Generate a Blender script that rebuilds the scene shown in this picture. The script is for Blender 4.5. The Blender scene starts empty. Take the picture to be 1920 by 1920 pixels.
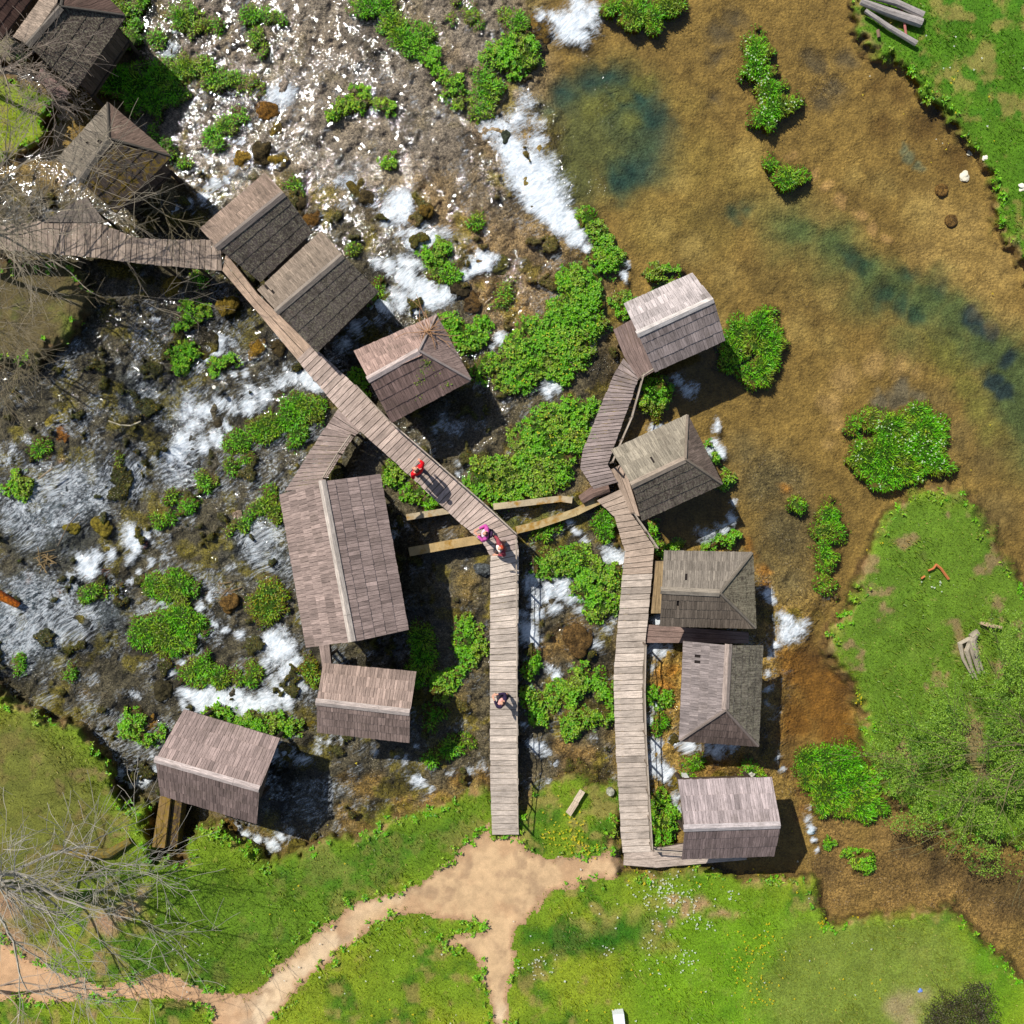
import bpy, math, random
import numpy as np
from mathutils import Vector, Matrix

# ------------------------------------------------------------------ camera, sky, sun, exposure
SC = bpy.context.scene
COL = SC.collection
HC = 40.0            # camera height over the pool
PPM = 45.0           # photo pixels per metre at water level
cam_d = bpy.data.cameras.new("camera"); cam = bpy.data.objects.new("camera", cam_d); COL.objects.link(cam)
cam.location = (0, 0, HC); cam.rotation_euler = (0, 0, 0)
cam_d.sensor_width = 36; cam_d.lens = 36 * HC / (1920 / PPM); cam_d.clip_end = 2000
SC.camera = cam
SUN_EL = 51.5; SUN_AZ = -43.0
W = bpy.data.worlds.new("World"); SC.world = W; W.use_nodes = True
wn = W.node_tree.nodes; wl = W.node_tree.links
bg = wn.get("Background") or wn.new("ShaderNodeBackground")
sky = wn.new("ShaderNodeTexSky"); sky.sky_type = 'NISHITA'; sky.sun_disc = False
sky.sun_elevation = math.radians(SUN_EL); sky.sun_rotation = math.radians(SUN_AZ)
wl.new(sky.outputs[0], bg.inputs[0]); bg.inputs[1].default_value = 0.10
out = wn.get("World Output") or wn.new("ShaderNodeOutputWorld"); wl.new(bg.outputs[0], out.inputs[0])
sd = bpy.data.lights.new("sun", 'SUN'); sd.energy = 5.0; sd.angle = math.radians(0.5); sd.color = (1.0, 0.96, 0.90)
so = bpy.data.objects.new("sun", sd); COL.objects.link(so)
ce = math.cos(math.radians(SUN_EL))
SUND = Vector((0.682 * ce, -0.731 * ce, -math.sin(math.radians(SUN_EL))))
so.rotation_euler = SUND.to_track_quat('-Z', 'Y').to_euler(); so.location = (-15, 17, 60)
SC.view_settings.view_transform = 'Standard'; SC.view_settings.look = 'None'
SC.view_settings.exposure = 0.0; SC.view_settings.gamma = 1.0; SC.view_settings.use_curve_mapping = False
SC.render.engine = 'CYCLES'
SC.cycles.max_bounces = 6; SC.cycles.transparent_max_bounces = 12; SC.cycles.diffuse_bounces = 3
SC.cycles.sample_clamp_indirect = 4; SC.cycles.caustics_reflective = False; SC.cycles.caustics_refractive = False
rng = np.random.RandomState(7); random.seed(7)

# ------------------------------------------------------------------ helpers
def lin(c):
    c = np.asarray(c, float) / 255.0
    return np.where(c <= 0.04045, c / 12.92, ((c + 0.055) / 1.055) ** 2.4)
def P(px, py, z=0.0):
    k = (1 - z / HC) / PPM
    return np.array([(px - 960) * k, (960 - py) * k, z])
def PA(px, py, z):
    k = (1 - z / HC) / PPM
    return np.stack([(px - 960) * k, (960 - py) * k, z], -1)
def sst(x, a=0.0, b=1.0):
    t = np.clip((x - a) / (b - a), 0, 1); return t * t * (3 - 2 * t)
def vnoise(x, y, scale, seed):
    L = np.random.RandomState(seed).rand(128, 128)
    u = x / scale + 1000.3; v = y / scale + 1000.7
    i = np.floor(u).astype(int); j = np.floor(v).astype(int); fu = u - i; fv = v - j
    fu = fu * fu * (3 - 2 * fu); fv = fv * fv * (3 - 2 * fv)
    a = L[i % 128, j % 128]; b = L[(i + 1) % 128, j % 128]; c = L[i % 128, (j + 1) % 128]; d = L[(i + 1) % 128, (j + 1) % 128]
    return (a * (1 - fu) + b * fu) * (1 - fv) + (c * (1 - fu) + d * fu) * fv
def fbm(x, y, scale, octv, seed):
    s = 0; a = 1; t = 0
    for k in range(octv):
        s = s + a * vnoise(x, y, scale / 2 ** k, seed + k * 17); t += a; a *= 0.55
    return s / t
def tag(o, label=None, cat=None, group=None, kind=None):
    if label: o['label'] = label
    if cat: o['category'] = cat
    if group: o['group'] = group
    if kind: o['kind'] = kind
    return o
def empty(name, loc, label, cat, group=None):
    o = bpy.data.objects.new(name, None); COL.objects.link(o); o.location = loc; o.empty_display_size = 0.3
    return tag(o, label, cat, group)
def mesh_obj(name, V, F, mat, parent=None, col=None, gr=None, fo=None, smooth=False, loops=None):
    """V (n,3) world coordinates; F list of tuples or (m,k) array"""
    V = np.asarray(V, float)
    off = np.zeros(3)
    if parent is not None: off = np.array(parent.matrix_world.translation) if parent.parent is None and False else ORG.get(parent.name, np.zeros(3))
    elif len(V): off = np.array([V[:, 0].mean(), V[:, 1].mean(), V[:, 2].min()])
    me = bpy.data.meshes.new(name)
    Vl = V - off
    if isinstance(F, np.ndarray): tot = np.full(len(F), F.shape[1]); flat = F.ravel()
    else:
        tot = np.array([len(f) for f in F]); flat = np.fromiter((i for f in F for i in f), int)
    me.vertices.add(len(V)); me.vertices.foreach_set('co', Vl.astype(np.float32).ravel())
    me.loops.add(len(flat)); me.loops.foreach_set('vertex_index', flat.astype(np.int32))
    me.polygons.add(len(tot)); st = np.concatenate([[0], np.cumsum(tot)[:-1]])
    me.polygons.foreach_set('loop_start', st.astype(np.int32))
    me.update(calc_edges=True)
    me.polygons.foreach_set('use_smooth', np.full(len(tot), bool(smooth)))
    if col is not None:
        a = me.attributes.new('Col', 'FLOAT_COLOR', 'POINT')
        c = np.ones((len(V), 4), np.float32); c[:, :3] = col; a.data.foreach_set('color', c.ravel())
    if gr is not None:
        a = me.attributes.new('gr', 'FLOAT_VECTOR', 'POINT'); a.data.foreach_set('vector', np.asarray(gr, np.float32).ravel())
    if fo is not None:
        for k, v in fo.items():
            a = me.attributes.new(k, 'FLOAT', 'POINT'); a.data.foreach_set('value', np.asarray(v, np.float32).ravel())
    me.validate(clean_customdata=False)
    o = bpy.data.objects.new(name, me); COL.objects.link(o)
    if mat: me.materials.append(mat)
    if parent is not None: o.parent = parent; ORG[o.name] = off
    else: o.location = off; ORG[o.name] = off
    return o
ORG = {}
def root(name, loc, label, cat, group=None):
    o = empty(name, tuple(loc), label, cat, group); ORG[o.name] = np.array(loc, float); return o

class MB:
    def __init__(s): s.v = []; s.f = []; s.c = []; s.g = []; s.n = 0
    def add(s, v, f, c, g=None):
        v = np.asarray(v, float); s.v.append(v); s.f += [tuple(i + s.n for i in q) for q in f]
        s.c.append(np.broadcast_to(np.asarray(c, float), (len(v), 3)))
        s.g.append(np.zeros((len(v), 3)) if g is None else g); s.n += len(v)
    def board(s, a, b, c, d, th, col, up=None):
        """top quad: a-b the start edge, d-c the end edge (a,b,c,d in order); thickness downward"""
        a, b, c, d = [np.asarray(p, float) for p in (a, b, c, d)]
        n = np.cross(b - a, d - a); n = n / (np.linalg.norm(n) + 1e-9)
        if up is not None and np.dot(n, up) < 0: n = -n
        elif up is None and n[2] < 0: n = -n
        w = np.linalg.norm(b - a); L = np.linalg.norm(d - a); r = random.random() * 50
        v = np.array([a, b, c, d, a - n * th, b - n * th, c - n * th, d - n * th])
        g = np.array([[0, 0, 0], [w, 0, 0], [w, L, 0], [0, L, 0]] * 2) + r
        s.add(v, [(0, 1, 2, 3), (7, 6, 5, 4), (0, 4, 5, 1), (1, 5, 6, 2), (2, 6, 7, 3), (3, 7, 4, 0)], col, g)
    def bar(s, p, q, w, h, col, up=(0, 0, 1)):
        p = np.asarray(p, float); q = np.asarray(q, float); d = q - p; d /= np.linalg.norm(d) + 1e-9
        u = np.asarray(up, float)
        if abs(np.dot(u, d)) > 0.95: u = np.array([1.0, 0, 0])
        x = np.cross(d, u); x /= np.linalg.norm(x); u = np.cross(x, d)
        s.board(p - x * w / 2 + u * h / 2, p + x * w / 2 + u * h / 2, q + x * w / 2 + u * h / 2, q - x * w / 2 + u * h / 2, h, col, up=u)
    def tube(s, pts, rad, col, n=6, wob=0.0, cap=True):
        pts = [np.asarray(p, float) for p in pts]; m = len(pts)
        if np.isscalar(rad): rad = [rad] * m
        V = []; G = []; L = 0
        for i, p in enumerate(pts):
            d = pts[min(i + 1, m - 1)] - pts[max(i - 1, 0)]; d /= np.linalg.norm(d) + 1e-9
            u = np.array([0, 0, 1.0]) if abs(d[2]) < 0.9 else np.array([1.0, 0, 0])
            x = np.cross(d, u); x /= np.linalg.norm(x); y = np.cross(x, d)
            if i: L += np.linalg.norm(p - pts[i - 1])
            for k in range(n):
                a = 2 * math.pi * k / n; r = rad[i] * (1 + wob * (random.random() - .5))
                V.append(p + (x * math.cos(a) + y * math.sin(a)) * r); G.append((k * 0.1 + 3, L, 0))
        F = [(i * n + k, i * n + (k + 1) % n, (i + 1) * n + (k + 1) % n, (i + 1) * n + k) for i in range(m - 1) for k in range(n)]
        if cap: F += [tuple(range(n))[::-1], tuple((m - 1) * n + k for k in range(n))]
        s.add(V, F, col, np.array(G, float))
    def build(s, name, mat, parent=None, smooth=False):
        return mesh_obj(name, np.concatenate(s.v), s.f, mat, parent, np.concatenate(s.c), np.concatenate(s.g), smooth=smooth)

# ------------------------------------------------------------------ materials
def newmat(name):
    m = bpy.data.materials.new(name); m.use_nodes = True; nt = m.node_tree; nt.nodes.clear()
    o = nt.nodes.new('ShaderNodeOutputMaterial'); return m, nt, o
class N:
    def __init__(s, nt): s.nt = nt
    def __call__(s, t, **kw):
        n = s.nt.nodes.new('ShaderNode' + t)
        for k, v in kw.items():
            if k == 'ins':
                for a, b in v.items():
                    sk = n.inputs[a]
                    if isinstance(b, bpy.types.NodeSocket): s.nt.links.new(b, sk)
                    else: sk.default_value = b
            else: setattr(n, k, v)
        return n
    def noise(s, vec, scale, det=4, rough=0.6, dist=0.0):
        return s('TexNoise', ins={'Vector': vec, 'Scale': scale, 'Detail': det, 'Roughness': rough, 'Distortion': dist}).outputs[0]
    def mr(s, v, a, b, c, d):
        return s('MapRange', ins={0: v, 1: a, 2: b, 3: c, 4: d}).outputs[0]
    def math(s, op, a, b=0.0, c=0.0):
        return s('Math', operation=op, ins={0: a, 1: b, 2: c}).outputs[0]
    def mul(s, colr, f):
        n = s('VectorMath', operation='SCALE'); s.nt.links.new(colr, n.inputs[0])
        if isinstance(f, bpy.types.NodeSocket): s.nt.links.new(f, n.inputs['Scale'])
        else: n.inputs['Scale'].default_value = f
        return n.outputs[0]
    def mix(s, f, a, b):
        n = s('Mix', data_type='RGBA'); 
        for sk, v in ((n.inputs[0], f), (n.inputs[6], a), (n.inputs[7], b)):
            if isinstance(v, bpy.types.NodeSocket): s.nt.links.new(v, sk)
            elif isinstance(v, (tuple, list, np.ndarray)): sk.default_value = (*[float(q) for q in v][:3], 1)
            else: sk.default_value = v
        return n.outputs[2]
def surf_mat(name, kind):
    m, nt, o = newmat(name); n = N(nt)
    at = n('Attribute', attribute_name='Col').outputs[0]
    pos = n('NewGeometry').outputs['Position']
    bs = n('BsdfPrincipled')
    bs.inputs['Roughness'].default_value = 0.85; bs.inputs['Specular IOR Level'].default_value = 0.2
    c = at
    if kind == 'bed':
        a = n.noise(pos, 10, 7, 0.82, 0.5); b = n.noise(pos, 2.2, 5, 0.65); vo = n('TexVoronoi', ins={'Vector': pos, 'Scale': 9.0, 'Randomness': 1.0}); rp = n('Attribute', attribute_name='stony').outputs['Fac']
        fa = n.mix(rp, n('CombineColor', ins={0: n.mr(a, .32, .68, .62, 1.4)}).outputs[0], n('CombineColor', ins={0: n.mr(a, .36, .64, .12, 2.1)}).outputs[0])
        fs = n('SeparateColor', ins={0: fa}).outputs[0]
        a3 = n.noise(pos, 27, 5, .8); f3 = n.math('ADD', 1.0, n.math('MULTIPLY', n.math('MULTIPLY', n.math('SUBTRACT', a3, .5), n.mr(rp, 0, 1, 1.6, 5.0)), 1.0))
        f = n.math('MULTIPLY', n.math('MULTIPLY', fs, n.math('MAXIMUM', f3, .15)), n.mr(b, .3, .7, .68, 1.34))
        al = n('Mapping', ins={'Vector': pos, 'Rotation': (0, 0, math.radians(40)), 'Scale': (9.0, 24.0, 1.0)}).outputs[0]
        ag = n.noise(al, 1.0, 6, .75, .8); f = n.math('MULTIPLY', f, n.mr(ag, .32, .68, .62, 1.38))
        c = n.mul(at, f)
        sp = n.math('MULTIPLY', n.math('MULTIPLY', n.mr(vo.outputs['Distance'], 0.02, .26, .8, 0), n.mr(n.noise(pos, 1.6, 4, .7), .46, .6, 0, 1)), rp)
        c = n.mix(sp, c, lin((206, 190, 172)))
        h = n.math('ADD', a, n.math('MULTIPLY', vo.outputs['Distance'], -.6))
        bm = n('Bump', ins={'Strength': 0.8, 'Distance': 0.10, 'Height': h})
        nt.links.new(bm.outputs[0], bs.inputs['Normal'])
    elif kind == 'land':
        a = n.noise(pos, 14, 6, 0.75); b = n.noise(pos, 1.3, 4, 0.6); d = n.noise(pos, 38, 3, .7)
        f = n.math('MULTIPLY', n.mr(a, .3, .7, .45, 1.55), n.math('MULTIPLY', n.mr(b, .3, .7, .8, 1.2), n.mr(d, .3, .7, .7, 1.3)))
        c = n.mul(at, f)
        bm = n('Bump', ins={'Strength': 0.8, 'Distance': 0.06, 'Height': n.math('ADD', a, n.math('MULTIPLY', d, .5))})
        nt.links.new(bm.outputs[0], bs.inputs['Normal'])
    elif kind == 'path':
        a = n.noise(pos, 3, 6, 0.6, .3); b = n.noise(pos, 30, 4, .75); vo = n('TexVoronoi', ins={'Vector': pos, 'Scale': 9.0})
        c = n.mul(at, n.math('MULTIPLY', n.mr(a, .3, .7, .85, 1.15), n.mr(b, .3, .7, .8, 1.2)))
        c = n.mix(n.mr(vo.outputs['Distance'], 0.0, .1, .35, 0), c, lin((220, 205, 185)))
        bm = n('Bump', ins={'Strength': 0.5, 'Distance': 0.04, 'Height': b}); nt.links.new(bm.outputs[0], bs.inputs['Normal'])
    elif kind in ('wood', 'oldwood', 'mosswood'):
        g = n('Attribute', attribute_name='gr').outputs['Vector']
        mp = n('Mapping', ins={'Vector': g, 'Scale': (34.0, 2.2, 1.0)}).outputs[0]
        a = n.noise(mp, 1.0, 5, .7, .4); b = n.noise(pos, 1.1, 4, .6); d = n.noise(pos, 22, 4, .8)
        f = n.math('MULTIPLY', n.mr(a, .3, .7, .5, 1.5), n.math('MULTIPLY', n.mr(b, .3, .7, .85, 1.15), n.mr(d, .3, .7, .8, 1.2)))
        c = n.mul(at, f)
        hs = n('HueSaturation', ins={'Saturation': 0.85, 'Value': 0.84, 'Color': c}); c = hs.outputs[0]
        c = n.mix(n.mr(n.noise(pos, .9, 5, .7), .54, .68, 0, .35), c, lin((88, 78, 66)))
        if kind == 'oldwood':
            c = n.mix(n.mr(n.noise(pos, 15, 5, .8), .5, .58, 0, .8), c, lin((142, 136, 112)))
            c = n.mix(n.mr(n.noise(pos, 8, 5, .8), .52, .6, 0, .6), c, lin((56, 46, 36)))
            c = n.mix(n.mr(n.noise(pos, 2.0, 4, .7), .5, .72, 0, .6), c, lin((52, 46, 40)))
        if kind == 'mosswood':
            c = n.mix(n.mr(n.noise(pos, 5, 5, .75), .48, .6, 0, .85), c, lin((128, 104, 30)))
        bm = n('Bump', ins={'Strength': 0.35, 'Distance': 0.008, 'Height': a}); nt.links.new(bm.outputs[0], bs.inputs['Normal'])
    elif kind == 'rock':
        a = n.noise(pos, 7, 6, .75, .4); b = n.noise(pos, 20, 4, .7)
        c = n.mul(at, n.math('MULTIPLY', n.mr(a, .3, .7, .4, 1.6), n.mr(b, .3, .7, .4, 1.6)))
        c = n.mix(n.mr(n.noise(pos, 6, 5, .8), .47, .57, 0, .85), c, n.mul(c, .28))
        bm = n('Bump', ins={'Strength': 1.0, 'Distance': 0.08, 'Height': n.math('ADD', a, n.math('MULTIPLY', b, .5))}); nt.links.new(bm.outputs[0], bs.inputs['Normal'])
    elif kind == 'concrete':
        a = n.noise(pos, 3, 5, .7); b = n.noise(pos, 30, 3, .7)
        c = n.mul(at, n.math('MULTIPLY', n.mr(a, .3, .7, .75, 1.25), n.mr(b, .3, .7, .85, 1.15)))
        c = n.mix(n.mr(n.noise(pos, 1.7, 5, .7), .5, .62, 0, .9), c, lin((150, 110, 35)))
    elif kind == 'cloth':
        b = n.noise(pos, 60, 2, .5); c = n.mul(at, n.mr(b, .3, .7, .9, 1.1))
    nt.links.new(c, bs.inputs['Base Color']); nt.links.new(bs.outputs[0], o.inputs[0])
    return m
def leaf_mat(name, trans=0.3):
    m, nt, o = newmat(name); n = N(nt)
    at = n('Attribute', attribute_name='Col').outputs[0]
    d = n('BsdfDiffuse', ins={'Color': at}); t = n('BsdfTranslucent', ins={'Color': at}); g = n('BsdfGlossy', ins={'Roughness': 0.45, 'Color': (1, 1, 1, 1)})
    mx = n('MixShader', ins={0: trans, 1: d.outputs[0], 2: t.outputs[0]})
    m2 = n('MixShader', ins={0: 0.025, 1: mx.outputs[0], 2: g.outputs[0]})
    nt.links.new(m2.outputs[0], o.inputs[0]); return m
def water_mat():
    m, nt, o = newmat('running_water'); n = N(nt)
    pos = n('NewGeometry').outputs['Position']
    fo = n('Attribute', attribute_name='foam').outputs['Fac']; ro = n('Attribute', attribute_name='rough').outputs['Fac']
    fl = n('Attribute', attribute_name='gr').outputs['Vector']
    a = n.noise(fl, 6.5, 1.5, .5, .6); a2 = n.noise(fl, 17, 1.5, .5, .4)
    h = n.math('MULTIPLY', n.math('ADD', a, n.math('MULTIPLY', a2, .45)), ro)
    bm = n('Bump', ins={'Strength': 1.0, 'Distance': 0.040, 'Height': h})
    fr = n('Fresnel', ins={'IOR': 1.31, 'Normal': bm.outputs[0]})
    gl = n('BsdfGlossy', ins={'Roughness': 0.05, 'Color': (1, 1, 1, 1), 'Normal': bm.outputs[0]})
    tr = n('BsdfTransparent', ins={'Color': (.97, .985, .97, 1)})
    w = n('MixShader', ins={0: fr.outputs[0], 1: tr.outputs[0], 2: gl.outputs[0]})
    nz = n.noise(fl, 7.5, 10, .8, .25)
    fm = n.math('ADD', n.math('MULTIPLY', fo, 1.25), n.math('MULTIPLY', n.math('SUBTRACT', nz, .5), 3.4))
    fm = n.mr(fm, .26, 1.25, 0, 1)
    fm = n.math('MULTIPLY', fm, n.mr(fo, .02, .3, 0, 1))
    fm = n.math('MINIMUM', fm, .97)
    fc = n.mix(n.mr(n.noise(fl, 9, 6, .75, .4), .36, .6, 0, 1), (.52, .60, .65), (.90, .93, .95))
    df = n('BsdfDiffuse', ins={'Color': fc, 'Normal': n('Bump', ins={'Strength': .7, 'Distance': .12, 'Height': nz}).outputs[0]})
    mx = n('MixShader', ins={0: fm, 1: w.outputs[0], 2: df.outputs[0]})
    nt.links.new(mx.outputs[0], o.inputs[0]); return m
M = {k: surf_mat(nm, k) for k, nm in dict(bed='stream_bed', land='turf_soil', path='trodden_dirt', wood='weathered_plank', oldwood='old_lichen_shingle',
     mosswood='mossy_wood', rock='mossy_rock', concrete='stained_concrete', cloth='cloth').items()}
M['leaf'] = leaf_mat('green_leaf'); M['blade'] = leaf_mat('grass_blade', .35); M['water'] = water_mat()
# ------------------------------------------------------------------ fields of the ground (photo pixels as map coordinates)
G0, G1, ST = -300, 2220, 3
ax = np.arange(G0, G1 + 1, ST).astype(float); NG = len(ax)
PX, PY = np.meshgrid(ax, ax)          # [row = py, col = px]
WX = PX + (fbm(PX, PY, 70, 3, 5) - .5) * 44 + (fbm(PX, PY, 16, 2, 9) - .5) * 16
WY = PY + (fbm(PX, PY, 70, 3, 6) - .5) * 44 + (fbm(PX, PY, 16, 2, 10) - .5) * 16
def win(x0, x1, y0, y1, m):
    f = lambda v: int(np.clip((v - G0) / ST, 0, NG))
    return slice(f(y0 - m), f(y1 + m) + 1), slice(f(x0 - m), f(x1 + m) + 1)
def polyf(pts, m=90):
    """signed distance, positive inside, on warped coordinates"""
    p = np.array(pts, float).reshape(-1, 2); q = np.roll(p, -1, 0)
    R = np.full(PX.shape, -999.0); w = win(p[:, 0].min(), p[:, 0].max(), p[:, 1].min(), p[:, 1].max(), m)
    X = WX[w]; Y = WY[w]; D = np.full(X.shape, 1e9); ins = np.zeros(X.shape, bool)
    for (ax_, ay), (bx, by) in zip(p, q):
        dx, dy = bx - ax_, by - ay; L = dx * dx + dy * dy + 1e-9
        t = np.clip(((X - ax_) * dx + (Y - ay) * dy) / L, 0, 1)
        D = np.minimum(D, np.hypot(X - ax_ - t * dx, Y - ay - t * dy))
        c = ((ay > Y) != (by > Y)) & (X < (bx - ax_) * (Y - ay) / ((by - ay) or 1e-9) + ax_); ins ^= c
    R[w] = np.where(ins, D, -D); return R
def chain(s): return np.array([float(v) for v in s.split()]).reshape(-1, 3)
def chainf(s, m=60, warp=1.0):
    c = chain(s); R = np.full(PX.shape, -999.0)
    w = win((c[:, 0] - c[:, 2]).min(), (c[:, 0] + c[:, 2]).max(), (c[:, 1] - c[:, 2]).min(), (c[:, 1] + c[:, 2]).max(), m)
    X = PX[w] + (WX[w] - PX[w]) * warp; Y = PY[w] + (WY[w] - PY[w]) * warp; r = np.full(X.shape, -999.0)
    for x, y, rr in c: r = np.maximum(r, rr - np.hypot(X - x, Y - y))
    R[w] = r; return R
def waterz(px, py):
    t = sst((1150 - (px + 0.12 * (py - 960))) / 950.0)
    return -1.15 * t
WZ = waterz(PX, PY)

LAND = [
 [1598,-400, 1600,0, 1606,60, 1640,112, 1700,138, 1735,170, 1765,205, 1795,262, 1835,292, 1852,335, 1860,400, 1882,435, 1905,478, 1925,500, 1925,560, 1990,700, 2400,900, 2400,-400],
 [1815,905, 1760,903, 1700,928, 1650,975, 1620,1040, 1605,1090, 1575,1130, 1550,1180, 1545,1212, 1560,1250, 1592,1300, 1616,1340, 1608,1372, 1606,1402, 1632,1434, 1652,1482, 1690,1520, 1800,1560, 1920,1590, 2400,1620, 2400,1300, 1960,1120, 1900,1062, 1872,1012, 1850,960],
 [-400,1280, 0,1285, 60,1328, 150,1368, 205,1430, 240,1485, 295,1500, 290,1592, 345,1592, 362,1562, 420,1552, 470,1578, 510,1604, 560,1602, 600,1572, 640,1560, 700,1540, 760,1520, 840,1500, 900,1480, 920,1492, 980,1515, 1000,1475, 1060,1450, 1165,1455, 1175,1500, 1170,1625, 1290,1622, 1450,1638, 1520,1632, 1540,1690, 1550,1722, 1580,1727, 1640,1712, 1700,1702, 1780,1695, 1812,1732, 1850,1762, 1900,1812, 1990,1900, 2400,2100, 2400,2400, -400,2400],
 [-400,60, 40,150, 108,190, 96,240, 84,272, 50,300, 0,318, -400,420],
 [-400,455, 60,490, 150,505, 190,560, 140,640, 60,682, 0,690, -400,700],
 [-400,-400, 60,-400, 90,30, 60,120, -400,120],
]
LF = np.full(PX.shape, -999.0)
for p in LAND: LF = np.maximum(LF, polyf(p))
FINE = (fbm(PX, PY, 13, 3, 12) - .5)
LF = LF + FINE * 20 * (LF > -60)
PATHS = [
 [905,1540, 925,1568, 968,1566, 985,1592, 1040,1612, 1100,1606, 1165,1592, 1172,1628, 1120,1655, 1060,1666, 1025,1682, 990,1722, 965,1748, 966,1785, 960,1850, 956,1920, 956,2400, 914,2400, 920,1920, 918,1862, 900,1805, 870,1775, 822,1768, 860,1750, 905,1745, 911,1734, 880,1722, 800,1712, 740,1720, 690,1740, 640,1775, 590,1820, 540,1870, 505,1920, 470,2400, 380,2400, 410,1912, 380,1885, 300,1872, 200,1868, 110,1880, 0,1872, -400,1880, -400,1720, -20,1735, 60,1802, 180,1852, 255,1836, 325,1822, 400,1862, 470,1872, 500,1832, 560,1765, 620,1720, 680,1690, 760,1675, 800,1650, 840,1616, 880,1580],
]
PF = np.full(PX.shape, -999.0)
WXs, WYs = WX, WY
WX = PX + (WXs - PX) * .6; WY = PY + (WYs - PY) * .6
for p in PATHS: PF = np.maximum(PF, polyf(p))
WX, WY = WXs, WYs
PF = PF + FINE * 16

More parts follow.
